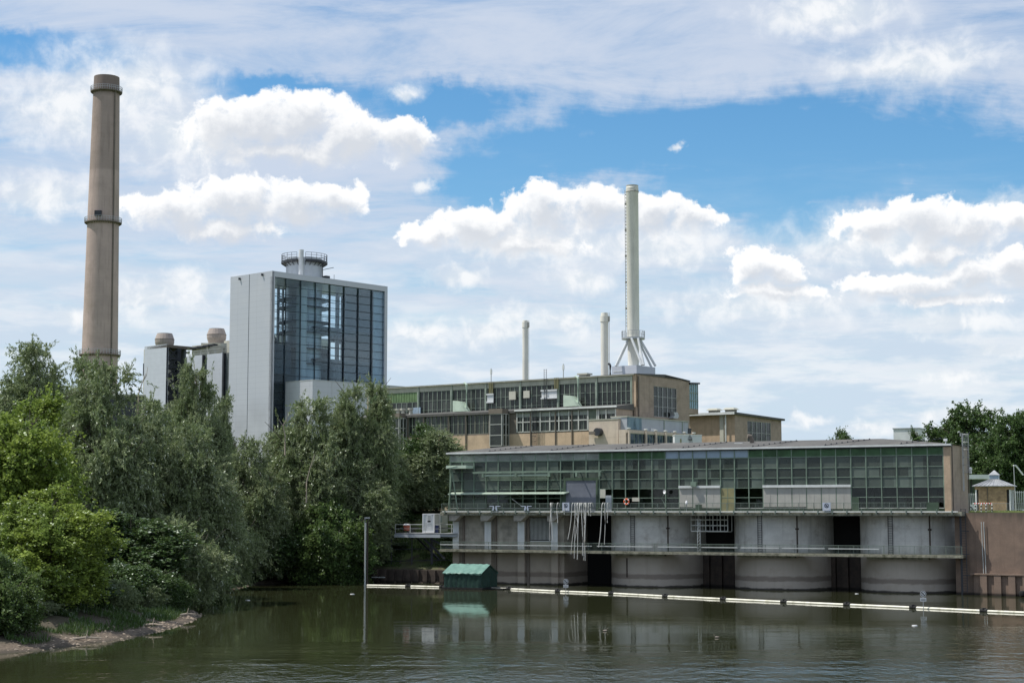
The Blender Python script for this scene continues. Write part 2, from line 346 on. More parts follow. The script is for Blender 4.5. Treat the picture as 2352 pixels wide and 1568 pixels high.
# ================================================================== PUMP HOUSE
def build_pump():
    aL = PU.a(1034, 1100); aR = PU.a(2168, 1100); aE = PU.a(2183, 1100)
    zE = PU.z(1600, 1030); zD = PU.z(1600, 1174, 2.0)      # eave / deck level
    zL = PU.z(1600, 1052.5)                                     # underside of louvre band
    side = PU.side()
    # end wall length from its right edge at x=2223
    side_ = Frame(PU.P(aE, 0, 0).xy, (.4555, .890)); dep = side_.a(2223, 1100)
    n = 36; W = (aR - aL) / n; A = [aL + W * i for i in range(n + 1)]
    b = thing('pump_house', 'long green glazed pump house on concrete piers over the water', 'pump house', PU.P(aL, 0, 0))
    # --- substructure
    OF = 1.5                                              # deck front
    zw = PU.z(1600, 1268, 2.0)                            # lower walkway level
    d0 = PU.a(1011, 1170, OF); d1 = PU.a(2209, 1170, OF)
    m = MB()
    m.box(PU, d0, d1, -.4, OF, zD - .50, zD - .12)
    m.box(PU, d0 + .02, d1 - .02, -.4, OF - .06, zD - .12, zD - .02)
    part('deck_slab', m, K['edge'], b)
    m = MB(); m.box(PU, aL, aE, -dep, -.42, zD - .5, zD - .02); part('floor_slab', m, K['conc'], b)
    m = MB(); m.box(PU, d0, d1, -1.0, OF + .15, zw - .3, zw - .08); m.box(PU, d0 + .03, d1 - .03, -1.0, OF + .1, zw - .08, zw); part('walkway_slab', m, K['edge'], b)
    # edge pipe with clamps
    m = MB(); m.tube([PU.P(d0 + .4, OF + .12, zD - .06), PU.P(d1 - .4, OF + .12, zD - .06)], .075, 8)
    part('edge_pipe', m, K['lrail'], b)
    m = MB(); k = int((d1 - d0) / 1.75)
    for i in range(k):
        a = d0 + .8 + i * 1.75; m.box(PU, a - .06, a + .06, OF + .003, OF + .24, zD - .32, zD + .12); m.beam(PU.P(a, OF + .1, zD + .1), PU.P(a, OF + .1, zD + .3), .05)
    part('pipe_clamps', m, K['rail'], b)
    m = MB(); rail(m, PU, d0 + .1, PU.a(2150, 1160, OF), OF - .2, zD, 1.02); part('railing', m, K['rail'], b)
    m = MB(); rail(m, PU, d0 + .1, d1 - .1, OF, zw, 1.0); part('railing', m, K['rail'], b)
    m = MB(); segs = [(1012, 1360), (1372, 1500), (1512, 1602), (1612, 1695), (1702, 1790), (1797, 1895), (1903, 2020)]
    for x0, x1 in segs: m.beam(PU.P(PU.a(x0, 1260, OF), OF + .1, zw + .62), PU.P(PU.a(x1, 1260, OF), OF + .1, zw + .62), .11)
    part('handrail_pipe', m, K['lrail'], b)
    m = MB(); m.box(PU, PU.a(2128, 1165, OF), PU.a(2155, 1165, OF), OF - .5, OF - .1, zD, zD + 1.05); part('cabinet', m, K['gdark'], b)
    # --- piers
    Rp = 5.95; oc = OF - 1.35 - Rp
    for xc in (1511, 1799, 2094):
        ac = PU.a(xc, 1300, oc); c = PU.P(ac, oc, 0)
        prof = []
        N = 40
        pts = [PU.P(ac + Rp * math.cos(t), oc + Rp * math.sin(t), 0).xy for t in np.linspace(0, math.pi, N)]
        pts = [PU.P(ac + Rp, oc - 4, 0).xy] + pts + [PU.P(ac - Rp, oc - 4, 0).xy]
        m = MB(); m.prism([Vector((p.x, p.y, -2)) for p in pts][::-1], [Vector((p.x, p.y, zD - .52)) for p in pts][::-1])
        p = part('pier', m, K['pier'], b, smooth=True)
        m = MB(); al = PU.a(xc - 42 if xc < 1600 else xc - 38, 1200, OF - .5)
        al = ac - .95; ol = oc + math.sqrt(Rp ** 2 - .95 ** 2) + .12
        ladder(m, PU, al, ol, zw, zD - .5, .5, .28); part('ladder', m, K['dsteel'], p)
        m = MB(); ap = ac + 3.4; op = oc + math.sqrt(Rp ** 2 - 3.4 ** 2) + .05; m.tube([PU.P(ap, op, zw), PU.P(ap, op, zD - .5)], .09, 6); m.box(PU, ap - .2, ap + .2, op - .1, op + .1, zD - 2.2, zD - 2.0); part('downpipe_or_shade', m, K['rust'], p)
        m = MB(); m.box(PU, ac - 3.6, ac + 3.6, OF - 1.3, OF - .52, zw - .55, zw - .31); part('bracket', m, K['edge'], p)
        if xc < 1600:
            m = MB(); am = PU.a(1490, 1300, oc + Rp) ; m.box(PU, ac - 1.95, ac - 1.8, oc + Rp - .5, oc + Rp - .2, 1.2, 3.6); part('rust_streak_pipe', m, K['rust'], p)
    # back wall of the intake bays
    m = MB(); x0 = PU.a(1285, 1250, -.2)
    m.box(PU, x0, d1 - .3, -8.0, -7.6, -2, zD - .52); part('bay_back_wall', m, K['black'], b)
    # sheet piling fingers inside the bays
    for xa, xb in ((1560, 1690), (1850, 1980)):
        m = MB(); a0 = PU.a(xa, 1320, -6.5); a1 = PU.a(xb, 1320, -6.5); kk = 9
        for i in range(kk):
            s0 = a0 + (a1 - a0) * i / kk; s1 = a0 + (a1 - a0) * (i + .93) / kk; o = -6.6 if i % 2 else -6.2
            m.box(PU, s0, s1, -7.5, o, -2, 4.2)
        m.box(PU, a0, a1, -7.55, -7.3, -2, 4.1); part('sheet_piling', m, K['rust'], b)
    # left plain wall with pillars
    a0 = PU.a(1042, 1200, .2); a1 = PU.a(1281, 1200, .25)
    opening = (PU.a(1207, 1200, 0), PU.a(1263, 1200, 0), zw + 1.2, zD - .75)
    m = MB(); m.walls(PU, a0, a1 - .3, -2, zD - .52, -1.4, -.35, [opening]); part('wall', m, K['conc'], b)
    m = MB(); m.box(PU, a1 - .3, a1 + .6, -7.6, -.4, -2, zD - .52); part('wall', m, K['rbrown'] if 0 else K['conc'], b)
    m = MB(); m.box(PU, opening[0] - .3, opening[1] + .3, -1.8, -1.45, opening[2] - .5, opening[3] + .4); part('screen_backing', m, K['black'], b)
    m = MB(); kk = 17
    for i in range(kk):
        a = opening[0] + .25 + (opening[1] - opening[0] - .5) * i / (kk - 1); m.tube([PU.P(a, -.5, opening[2] + .1), PU.P(a, -.5, opening[3] - .1)], .05, 6)
    m.box(PU, opening[0], opening[1], -.8, -.3, opening[2] - .12, opening[2]); part('bar_screen', m, K['lrail'], b)
    for x0, x1 in ((1040, 1054), (1113, 1128), (1189, 1204.5), (1266, 1281)):
        q0, q1 = PU.a(x0, 1220, .25), PU.a(x1, 1220, .25)
        m = MB(); m.box(PU, q0, q1, -.34, .25, -2, zD - .52); p = part('pillar', m, K['conc'], b)
        m = MB(); m.box(PU, q0 + .003, q1 - .003, .253, .265, zw + .02, zD - 1.35); part('white_face', m, K['pier'] if 0 else K['white'], p)
        m = MB(); m.poly(PU, [(q0, zD - .52), (q1 + .9, zD - .52), (q1, zD - 1.25), (q0, zD - 1.25)], .27, OF - .1); part('corbel', m, K['conc'], p)
    for xx in (1060, 1134, 1209):
        m = MB(); q = PU.a(xx, 1220, .1); m.box(PU, q, q + .28, -.34, -.1, -1, zw - .45); m.box(PU, q, q + .28, -.34, -.1, zw, zD - .52); part('downpipe_or_shade', m, K['dbrown'], b)  # dark strips right of the pillars stand in for their shadow side
    # hanging service platform in the second bay
    m = MB(); q0, q1 = PU.a(1588, 1200, -1), PU.a(1672, 1200, -1); zz0 = PU.z(1600, 1219, -1)
    for a in np.linspace(q0, q1, 6): m.beam(PU.P(a, -.9, zz0), PU.P(a, -.9, zD - .5), .1); m.beam(PU.P(a, -2.4, zz0), PU.P(a, -2.4, zD - .5), .08)
    for z in (zz0, zz0 + .7, zz0 + 1.4): m.beam(PU.P(q0, -.9, z), PU.P(q1, -.9, z), .12)
    m.box(PU, q0, q1, -2.4, -.95, zz0 - .1, zz0 - .02); part('hanging_platform', m, K['lrail'], b)
    m = MB(); q = PU.a(1603, 1230, OF)
    for s in (-.18, .18): m.beam(PU.P(q + s, OF - .3, zw), PU.P(q + s, OF - .3, zD - .9), .06)
    z = zw; i = 0
    while z < zD - 1.4: m.beam(PU.P(q - .18, OF - .3, z), PU.P(q + .18, OF - .3, z + .4), .04); z += .4
    part('lattice_mast', m, K['lrail'], b)
    # --- superstructure
    zS = zD + .42                                         # sill
    m = MB(); m.box(PU, aL, aR, -.38, -.12, zD - .02, zS); part('plinth', m, K['gdark'], b)
    m = MB(); m.box(PU, aL - .1, aR + .2, -.1, .02, zS - .06, zS + .02); part('sill', m, K['lrail'], b)
    # roof
    zr = zE + .95; ov = .35; er = MB()
    e0, e1 = aL - .45, aE + .2
    B_ = [PU.P(e0, ov, zE + .05), PU.P(e1, ov, zE + .05), PU.P(e1, -dep - .2, zE + .05), PU.P(e0, -dep - .2, zE + .05)]
    T_ = [PU.P(e0 + 7, -dep * .42, zr), PU.P(e1 - 9, -dep * .42, zr), PU.P(e1 - 9, -dep * .62, zr), PU.P(e0 + 7, -dep * .62, zr)]
    er.prism(B_, T_); rf = part('roof', er, K['roof'], b)
    m = MB(); m.box(PU, e0, e1, ov - .42, ov + .05, zE - .16, zE + .045); part('fascia', m, K['fascia'], rf)
    m = MB(); m.box(PU, e0, e1, -.3, ov - .05, zE - .28, zE - .165); part('gutter', m, K['dsteel'], rf)
    for i in range(7):                                    # welted seams with pegs on the roof
        m = MB(); a = aL + 6 + i * 9.1; _pp = [PU.P(a + j * .55, ov + (-dep * .42 - ov) * (.08 + j * .1), zE + .06 + (zr - zE - .05) * (.08 + j * .1)) for j in (-.3, 8.3)]; m.beam(_pp[0], _pp[1], .08, .05)
        for j in range(9):
            t = .08 + j * .1; p0 = PU.P(a + j * .55, ov + (-dep * .42 - ov) * t, zE + .05 + (zr - zE - .05) * t)
            m.add([p0 + Vector(v) for v in ((-.09, -.09, 0), (.09, -.09, 0), (.09, .09, 0), (-.09, .09, 0), (-.05, -.05, .16), (.05, -.05, .16), (.05, .05, .16), (-.05, .05, .16))], [(0, 3, 2, 1), (4, 5, 6, 7), (0, 1, 5, 4), (1, 2, 6, 5), (2, 3, 7, 6), (3, 0, 4, 7)])
        part('roof_anchor_row', m, K['dsteel'], rf)
    # end wall + corner pier + back + interior
    m = MB(); m.box(PU, aE - .3, aE, -dep, -.35, zD - .02, zE - .02); ew = part('end_wall', m, K['brick_shade'], b)
    m = MB(); m.box(PU, aR + .05, aE + .06, -.34, .12, zD - .02, zE - .17); part('corner_pillar', m, K['brick'], b)
    m = MB(); m.tube([PU.P(aE + .14, -.6, zD), PU.P(aE + .14, -.6, zE)], .07, 6); part('downpipe_or_shade', m, K['dbrown'], ew)
    m = MB(); m.tube([PU.P(aE + .1, -dep - .02, zD), PU.P(aE + .1, -dep - .02, zE)], .07, 6); part('downpipe_or_shade', m, K['dbrown'], ew)
    m = MB(); sd = Frame(PU.P(aE, 0, 0).xy, (.4555, .890)); ladder(m, sd, dep * .62, .25, zD + 2.4, zE + 1.5, .5, .3, cage=True)
    m.tube([sd.P(dep * .48, .3, zE + 1.1), sd.P(dep * .48, .3, zE + 1.5), sd.P(dep * .43, .3, zE + 1.62), sd.P(dep * .38, .3, zE + 1.5)], .05, 6); part('caged_ladder', m, K['steel'], ew)
    m = MB(); m.box(PU, aL, aE - .3, -dep, -dep + .3, zD - .02, zE - .02)
    part('back_wall', m, K['cabw'], b)
    m = MB(); m.box(PU, aL, aL + .25, -dep + .3, -.2, zD - .02, zE - .02); part('left_wall', m, K['gdark'], b)
    m = MB()
    for i in range(0, n, 3): m.box(PU, A[i] - .12, A[i] + .12, -dep + .35, -dep + .7, zD, zE - .1); m.box(PU, A[i] - .1, A[i] + .1, -dep + .3, -.4, zE - .65, zE - .2)
    part('steel_portal', m, K['gframe'], b)
    # facade: posts
    m = MB()
    for i, a in enumerate(A): m.box(PU, a - .05, a + .05, -.12, .1, zS + .02, zE - .17)
    m.box(PU, aL, aR, -.1, .06, zL - .05, zL + .05); part('facade_posts', m, K['gframe'], b)
    rows = [PU.z(1600, y) for y in (1077, 1098.5, 1121, 1142.5)]
    sh = set(range(18, 21)) | set(range(24, 30))
    gl0 = 9; gl1 = 12
    for i in range(n):
        a0, a1 = A[i] + .052, A[i + 1] - .052
        m = MB()
        if 17 <= i < 23:
            m.box(PU, a0, a1, -.06, -.01, zL + .052, zE - .18); am = (a0 + a1) / 2; zm = (zL + zE) / 2
            part('infill_panel', m, K['bluepane'], b)
        else:
            k = 7 if i < 12 else 9; hh = (zE - .2 - zL - .06) / k
            for j in range(k):
                z = zL + .08 + hh * j
                m.hexa([PU.P(a0, -.08, z + hh * .45), PU.P(a1, -.08, z + hh * .45), PU.P(a1, .07, z), PU.P(a0, .07, z), PU.P(a0, -.08, z + hh * .45 + .03), PU.P(a1, -.08, z + hh * .45 + .03), PU.P(a1, .07, z + hh * .34), PU.P(a0, .07, z + hh * .34)])
            lv = part('louvre_panel', m, K['wlouv'] if i < 12 else K['glouv'], b)
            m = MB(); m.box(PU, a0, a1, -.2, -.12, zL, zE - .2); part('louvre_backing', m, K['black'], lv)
        # upper dusty window
        zlo = rows[2]
        m = MB(); m.box(PU, a0, a1, -.05, -.03, zlo + .03, zL - .052); w = part('window', m, G['dusty'], b)
        m = MB()
        for z in rows[:2]: m.box(PU, a0, a1, -.07, .04, z - .035, z + .035)
        m.box(PU, a0, a1, -.07, .05, zlo - .03, zlo + .03); m.box(PU, a0 + .001, a0 + .03, -.069, .03, zlo, zL - .053); m.box(PU, a1 - .03, a1 - .001, -.069, .03, zlo, zL - .053); part('frame', m, K['gframe'], w)
        if gl0 <= i < gl1 or i == 21: continue
        m = MB(); m.box(PU, a0, a1, -.05, -.03, zS + .022, zlo - .032); w = part('window', m, G['clear'] if i >= 12 else G['dusty'] if i < 3 else G['clear'], b)
        m = MB(); m.box(PU, a0, a1, -.07, .04, rows[3] - .035, rows[3] + .035); part('frame', m, K['gframe'], w)
        if i in sh:
            zb = zS + .12 if i not in (19, 20) else zS + .05
            if 27 <= i: zb = zS - .1
            m = MB(); m.box(PU, a0 + .01, a1 - .01, .06, .13, zb, zlo + .03); m.box(PU, (a0 + a1) / 2 - .015, (a0 + a1) / 2 + .015, .131, .15, zb, zlo); part('roller_shutter', m, K['shutter'], w)
            m = MB(); m.box(PU, A[i], A[i + 1] - .003, .02, .32, zlo + .032, zlo + .33); part('shutter_box', m, K['fascia'], w)
    # garage door
    g0, g1 = PU.a(1300.6, 1130), PU.a(1370, 1130); zt = PU.z(1335, 1103)
    m = MB(); m.box(PU, g0, g1, .0, .12, zD, zt); gd = part('roller_door', m, K['garage'], b)
    m = MB(); m.box(PU, g0 - .3, g1 + .3, .13, .2, zt, zt + .35); m.box(PU, g0 - .25, g0, .02, .2, zD, zt); m.box(PU, g1, g1 + .25, .02, .2, zD, zt); part('door_frame', m, K['gdark'], gd)
    for i in range(gl0, gl1):
        m = MB(); m.box(PU, A[i] + .052, A[i + 1] - .052, -.05, -.02, zS, rows[2] - .03); part('infill_panel', m, K['gdark'], b)
    # ochre double door
    m = MB(); m.box(PU, A[21] + .06, A[22] - .06, .0, .1, zD, rows[2] - .03); od = part('double_door', m, K['ochre'], b)
    m = MB(); am = (A[21] + A[22]) / 2; m.box(PU, am - .02, am + .02, .1, .125, zD, rows[2]); m.box(PU, A[21] + .06, A[22] - .06, .1, .12, rows[3] - .03, rows[3] + .03); m.box(PU, A[21] - .05, A[21] + .06, .05, .16, zD, rows[2] + .1); m.box(PU, A[22] - .06, A[22] + .05, .05, .16, zD, rows[2] + .1); part('door_frame', m, K['gframe'], od)
    m = MB(); m.box(PU, A[12] + .9, A[13] - .1, .0, .1, zD, PU.z(1430, 1137)); part('door', m, K['band'], b)
    m = MB(); m.box(PU, A[12] + .06, A[12] + .85, -.02, .06, PU.z(1410, 1143), rows[2] - .04); part('infill_panel', m, K['bcream'], b)
    m = MB(); m.box(PU, A[30] + .06, A[30] + .9, .0, .08, zD, rows[3]); part('door', m, K['gdark'], b)
    # crane rail, canopy, bracing on the left third
    m = MB(); zc = PU.z(1200, 1085, 1.0)
    m.box(PU, PU.a(1085, 1085, 1.2), PU.a(1381, 1085, 1.2), .9, 1.2, zc - .06, zc + .16)
    for x in (1110, 1186, 1262, 1325, 1378): m.beam(PU.P(PU.a(x, 1085, 1.0), 1.05, zc), PU.P(PU.a(x, 1085, 1.0), -.05, zc), .14); m.box(PU, PU.a(x, 1085, 1) - .14, PU.a(x, 1085, 1) + .14, .85, 1.22, zc - .55, zc - .08)
    cr = part('crane_rail', m, K['gframe'], b)
    m = MB(); m.box(PU, PU.a(1112, 1092, 1.0), PU.a(1260, 1092, 1.0), .75, 1.0, zc - .42, zc - .22); part('pale_beam', m, K['pale_green'], cr)
    m = MB(); zt_ = PU.z(1050, 1071, 2.2); m.box(PU, PU.a(1024.5, 1071, 2.2), PU.a(1070, 1071, 2.2), -.1, 2.2, zt_ - .25, zt_ + .15); m.beam(PU.P(PU.a(1025, 1071, 2.2) + .1, 2.22, zt_ - .2), PU.P(PU.a(1050, 1071, 2.2), 2.22, zt_ + .1), .06)
    gy = part('crane_bracket', m, K['pale_green'], b)
    m = MB(); p = PU.P(PU.a(1036, 1073, 1.6), 1.4, zt_ - .25)
    m.beam(p, PU.P(PU.a(1028, 1165, 1.4), OF - .4, zD), .15); m.beam(p, PU.P(PU.a(1049, 1165, 1.4), OF - .4, zD), .15); part('a_frame_leg', m, K['gframe'], gy)
    m = MB(); zy = PU.z(1150, 1133, .9); q0, q1 = PU.a(1031, 1133, 1.0), PU.a(1301, 1133, 1.0)
    m.hexa([PU.P(q0, .05, zy + .1), PU.P(q1, .05, zy + .1), PU.P(q1 - .2, 1.25, zy - .12), PU.P(q0, 1.25, zy - .12), PU.P(q0, .05, zy + .2), PU.P(q1, .05, zy + .2), PU.P(q1 - .2, 1.25, zy + .02), PU.P(q0, 1.25, zy + .02)])
    part('canopy', m, K['pale_green'], b)
    def X(x0, y0, x1, y1, m): m.beam(PU.P(PU.a(x0, y0, -.25), -.25, PU.z(x0, y0, -.25)), PU.P(PU.a(x1, y1, -.25), -.25, PU.z(x1, y1, -.25)), .1)
    for gi, grp in enumerate((((1124, 1080, 1142, 1066),), ((1152, 1066, 1170, 1080), (1152, 1080, 1170, 1066)), ((1184, 1066, 1200, 1078),), ((1122, 1104, 1146, 1121), ), ((1122, 1162, 1196, 1118), (1166, 1118, 1198, 1142)), ((1122, 1144, 1150, 1130), ))):
        m = MB()
        for q in grp: X(*q, m)
        part('cross_brace', m, K['lrail'], b)
    m = MB()
    m.beam(PU.P(PU.a(1176, 1150, .3), .3, PU.z(1176, 1145, .3)), PU.P(PU.a(1200, 1160, .3), .3, PU.z(1201, 1163, .3)), .08)
    part('cross_brace', m, K['lrail'], b)
    m = MB()
    for z in (PU.z(1150, 1095), PU.z(1150, 1098.5), PU.z(1150, 1102)): m.box(PU, PU.a(1120, 1095), PU.a(1262, 1095), .06, .14, z - .05, z + .05)
    for x0, x1 in ((1067, 1090), (1123, 1146), (1178, 1202), (1224, 1247)): m.box(PU, PU.a(x0, 1124), PU.a(x1, 1124), -.6, -.5, PU.z(1100, 1124.5), PU.z(1100, 1123))
    part('sunshade_slats', m, K['gframe'], b)
    # control boxes etc on the facade
    m = MB(); m.box(PU, A[19] - .1, A[19] + .6, .1, .6, PU.z(1595, 1117), PU.z(1595, 1106)); part('control_box', m, K['gframe'], b)
    m = MB(); m.box(PU, PU.a(1597, 1165, .9), PU.a(1609, 1165, .9), .4, .9, zD, zD + .85); part('control_box', m, K['gdark'], b)
    m = MB(); m.box(PU, PU.a(1454, 1145), PU.a(1470, 1145), .1, .3, PU.z(1460, 1151), PU.z(1460, 1142)); part('control_box', m, K['bcream'], b)
    # inside: machines and cabinets
    sp = [(1086, 2.6, 1.3, 2.2), (1150, 3.2, 1.0, 1.5), (1216, 2.4, 1.4, 2.6), (1466, 2.6, .8, 1.6), (1493, 3.0, 1.2, 1.2), (1540, 3.6, 1.0, 2.0), (1700, 3.0, 1.0, 2.1), (1730, 2.5, 1.5, 1.3), (2000, 2.6, .5, 2.3), (2016, 3.4, 1.6, 1.1), (2058, 2.4, 1.3, 1.9), (2110, 3.0, 1.5, 1.3), (2140, 2.6, .9, 2.4)]
    names = ['blue-grey', 'low grey', 'tall', 'small', 'squat', 'wide', 'narrow', 'low wide', 'thin tall', 'low broad', 'boxy', 'low dark', 'upright']
    plc = ['behind the canopy', 'below the cross bracing', 'left of the roller door', 'right of the orange life ring', 'left of the white dish', 'left of the shutters', 'beside the ochre door', 'left of the wide shutters', 'right of the wide shutters', 'four panes right of the shutters', 'in the middle of the dark panes', 'in the second last bay', 'next to the brick corner']
    for k, (x, o, w, h) in enumerate(sp):
        q = PU.a(x, 1150, -o); m = MB(); m.box(PU, q, q + w, -o - 1, -o, zD + .02, zD + h * .75); m.box(PU, q + w * .15, q + w * .7, -o - .8, -o - .1, zD + h * .75, zD + h); m.box(PU, q + w * .1, q + w * .45, -o + .003, -o + .05, zD + h * .35, zD + h * .65)
        solo('machine_cabinet', m, K['cab'], '%s machine cabinet behind the pump house glass, %s' % (names[k], plc[k]), 'machine', 'machines inside the pump house')
    return b, aL, aR, aE, dep, zD, zw, OF, d0, d1, zE
PUMP, aL, aR, aE, PDEP, zD, zw, OF, pd0, pd1, zE = build_pump()
# ================================================================== things on / around the pump house
def nosign(root, fr, a, o, z, s, plate=True, board=None):
    """no-swimming disc: ring, slash, swimmer; facing n. Children of root"""
    m = MB(); c = [(s * math.cos(t), s * math.sin(t)) for t in np.linspace(0, 2 * math.pi, 29)[:-1]]
    if not board: m.poly(fr, [(a + x * 1.18, z + y * 1.18) for x, y in c], o - .02, o); part('disc', m, K['signw'], root)
    m = MB(); n = len(c)
    for i in range(n):
        p, q = c[i], c[(i + 1) % n]
        m.poly(fr, [(a + p[0] * .78, z + p[1] * .78), (a + p[0], z + p[1]), (a + q[0], z + q[1]), (a + q[0] * .78, z + q[1] * .78)], o + .004, o + .014)
    d = s * .1; m.poly(fr, [(a - s * .62 - d, z + s * .62 - d), (a - s * .62 + d, z + s * .62 + d), (a + s * .62 + d, z - s * .62 + d), (a + s * .62 - d, z - s * .62 - d)], o + .016, o + .022)
    m.poly(fr, [(a - s * .45, z - s * .05), (a - s * .1, z + s * .12), (a + s * .2, z - s * .02), (a + s * .1, z - s * .16), (a - s * .1, z - s * .04), (a - s * .4, z - s * .2)], o + .005, o + .012)
    m.poly(fr, [(a + s * .22 + x * .14, z + s * .2 + y * .14) for x, y in c[::4]] if 0 else [(a + s * .25 + .14 * s * math.cos(t), z + s * .2 + .14 * s * math.sin(t)) for t in np.linspace(0, 6.28, 9)[:-1]], o + .005, o + .012)
    for k in (0, 1): m.poly(fr, [(a - s * .5, z - s * (.3 + .14 * k)), (a + s * .5, z - s * (.3 + .14 * k)), (a + s * .5, z - s * (.36 + .14 * k)), (a - s * .5, z - s * (.36 + .14 * k))], o + .005, o + .012)
    part('pictogram', m, K['ink'], root)
for x, lab in ((1299.5, 'blue-grey no swimming board among the hanging white hoses'), (1898.5, 'blue-grey no swimming board below the wide roller shutters')):
    w = .98; o = OF + .28; a = PU.a(x, 1163, o); z1 = PU.z(x, 1153.5, o); z0 = PU.z(x, 1172.5, o)
    t = thing('warning_board', lab, 'sign', PU.P(a, o, z0), 'no swimming boards on the deck railing')
    m = MB(); m.box(PU, a - w / 2, a + w / 2, o - .04, o, z0, z1); part('board', m, K['signb'], t)
    nosign(t, PU, a, o, z0 + (z1 - z0) * .63, .27, board=True)
    m = MB()
    for k, ww in enumerate((.28, .33)): m.box(PU, a - ww, a + ww, o + .003, o + .012, z0 + .1 + .12 * k, z0 + .15 + .12 * k)
    part('lettering', m, K['signw'], t)
# life ring
a = PU.a(1439, 1151.5, OF - .1); z = PU.z(1439, 1151.5, OF - .1); t = thing('life_ring', 'orange and white life ring hung on the pump house railing', 'life ring', PU.P(a, OF - .1, z))
for k in range(8):
    m = MB(); t0 = k * math.pi / 4 - .2; w_ = .58 if k % 2 == 0 else .2; t0 = k * math.pi / 4
    m.tube([PU.P(a + .32 * math.cos(t0 + s), OF - .1, z + .32 * math.sin(t0 + s)) for s in np.linspace(-w_, w_, 7)], .1, 8)
    part('float_segment', m, K['orange'] if k % 2 == 0 else K['signw'], t, smooth=True)
# white dish on pole
a = PU.a(1527, 1130, 1.0); z = PU.z(1527, 1129, 1.0); t = thing('satellite_dish', 'white oval dish on a bent pole in front of the dark panes', 'satellite dish', PU.P(a, 1.0, zD))
m = MB(); m.lathe((0, 0), [(0.001, 0), (.2, .02), (.38, .07), (.5, .16), (.48, .17), (.36, .1), (.001, .04)], 20, cap=False)
rot = Matrix.Rotation(R(88), 4, 'X') @ Matrix.Scale(.5, 4); c = PU.P(a, 1.0, z)
m.v = [tuple(c + (Matrix.Rotation(R(-52), 4, 'Z') @ rot @ Vector(v))) for v in m.v]; part('dish', m, K['signw'], t, smooth=True)
m = MB(); m.tube([PU.P(a - .1, 1.0, z - .3), PU.P(a - .5, .9, z - .8), PU.P(a - .1, .9, z - 1.5), PU.P(a + .1, .9, zD)], .04, 6); part('pole', m, K['gframe'], t)
# floodlight on the deck, roof bits
a = PU.a(1577, 1160, OF - .3); t = thing('deck_lamp', 'grey lamp on a short post at the deck edge below the shutters', 'lamp', PU.P(a, OF - .3, zD))
m = MB(); m.tube([PU.P(a, OF - .3, zD - .1), PU.P(a, OF - .3, zD + .9)], .05, 6); part('post', m, K['steel'], t)
m = MB(); m.lathe(PU.P(a, OF - .3, 0).xy, [(.16, zD + .9), (.18, zD + 1.05), (.07, zD + 1.35)], 12); part('lamp_head', m, K['signw'], t)
ft = [(1625, 'flat grey roof hatch on the pump house roof beside the white container'), ]
rp = lambda x, k=.5: PU.P(PU.a(x, 1015, -PDEP * .42 * k), -PDEP * .42 * k, zE + .05 + 1.1 * k)
p = rp(2922 * .5742 + 24, .55)
m = MB(); m.box(PU, PU.a(1689, 1010, -3), PU.a(1708, 1010, -3), -3.6, -2.6, zE + .55, zE + .75); m.box(PU, PU.a(1694, 1010, -3), PU.a(1702, 1010, -3), -3.4, -2.8, zE + .3, zE + .55); tag(solo('roof_hatch', m, K['fascia'], 'low pale roof hatch on the pump house roof', 'roof hatch'), 'low pale roof hatch on the pump house roof', 'roof hatch')
m = MB(); q = PU.a(1727, 1010, -3); m.tube([PU.P(q, -3, zE + .3), PU.P(q, -3, zE + 1.1), PU.P(q - .12, -2.9, zE + 1.5), PU.P(q - .45, -2.7, zE + 1.55)], .28, 10); solo('vent_pipe', m, K['dbrown'], 'dark bent vent pipe standing on the pump house roof', 'vent pipe', smooth=True)
for x, l in ((3790 * .5742 + .1, 'small white floodlight at the right end of the pump house eave'), ):
    a = PU.a(2172, 1015, .3); m = MB(); m.box(PU, a - .05, a + .05, .2, .3, zE + .05, zE + .35); m.box(PU, a - .22, a + .18, .15, .4, zE + .35, zE + .62); solo('floodlight', m, K['signw'], l, 'floodlight')
sd = Frame(PU.P(aE, 0, 0).xy, (.4555, .890))
m = MB(); m.box(sd, PDEP + .1, PDEP + .5, .0, .4, zE - 3.2, zE - 2.9); m.lathe(sd.P(PDEP + .3, .2, 0).xy, [(.1, zE - 2.9), (.28, zE - 2.8), (.3, zE - 2.6), (.15, zE - 2.45)], 12); solo('wall_lamp', m, K['signw'], 'white globe lamp on the rear corner of the brown end wall', 'lamp')
# ladder going down the quay at right corner
m = MB(); sdL = PU.a(2213, 1300, .8)
ladder(m, PU, PU.a(2215.5, 1300, .5), .5, .2, zD + .3, .5, .3); m.beam(PU.P(PU.a(2208, 1300, .5), .5, 0), PU.P(PU.a(2208, 1300, .5), .5, zD), .14)
for z in (7.2, 4.6, 2.2): m.beam(PU.P(PU.a(2210, 1300, .5), .5, z), PU.P(PU.a(2228, 1300, .5), .5, z), .08)
solo('quay_ladder', m, K['dsteel'], 'tall dark steel ladder down to the water at the right end of the pump house', 'ladder')
# hoses hanging over the railing: x at top, x at bottom, y bottom
HO = [(1264, 1264, 1240), (1267, 1262, 1241), (1280, 1280, 1200), (1296, 1296, 1181), (1263.5, 1271, 1240), (1320, 1320, 1282), (1326, 1327, 1206), (1331, 1325, 1284), (1336, 1338, 1275), (1341, 1341, 1286), (1343, 1343, 1212), (1334, 1319, 1244), (1315, 1305, 1238), (1352, 1352, 1183), (1357, 1356, 1184), (1384, 1375, 1256), (1389, 1389, 1250), (1395, 1396, 1200), (1345, 1344, 1287), (1323, 1312, 1272)]
HO.sort()
_ord = ['first', 'second', 'third', 'fourth', 'fifth', 'sixth', 'seventh', 'eighth', 'ninth', 'tenth', 'eleventh', 'twelfth', 'thirteenth', 'fourteenth', 'fifteenth', 'sixteenth', 'seventeenth', 'eighteenth', 'nineteenth', 'twentieth', 'twenty-first', 'twenty-second', 'twenty-third']
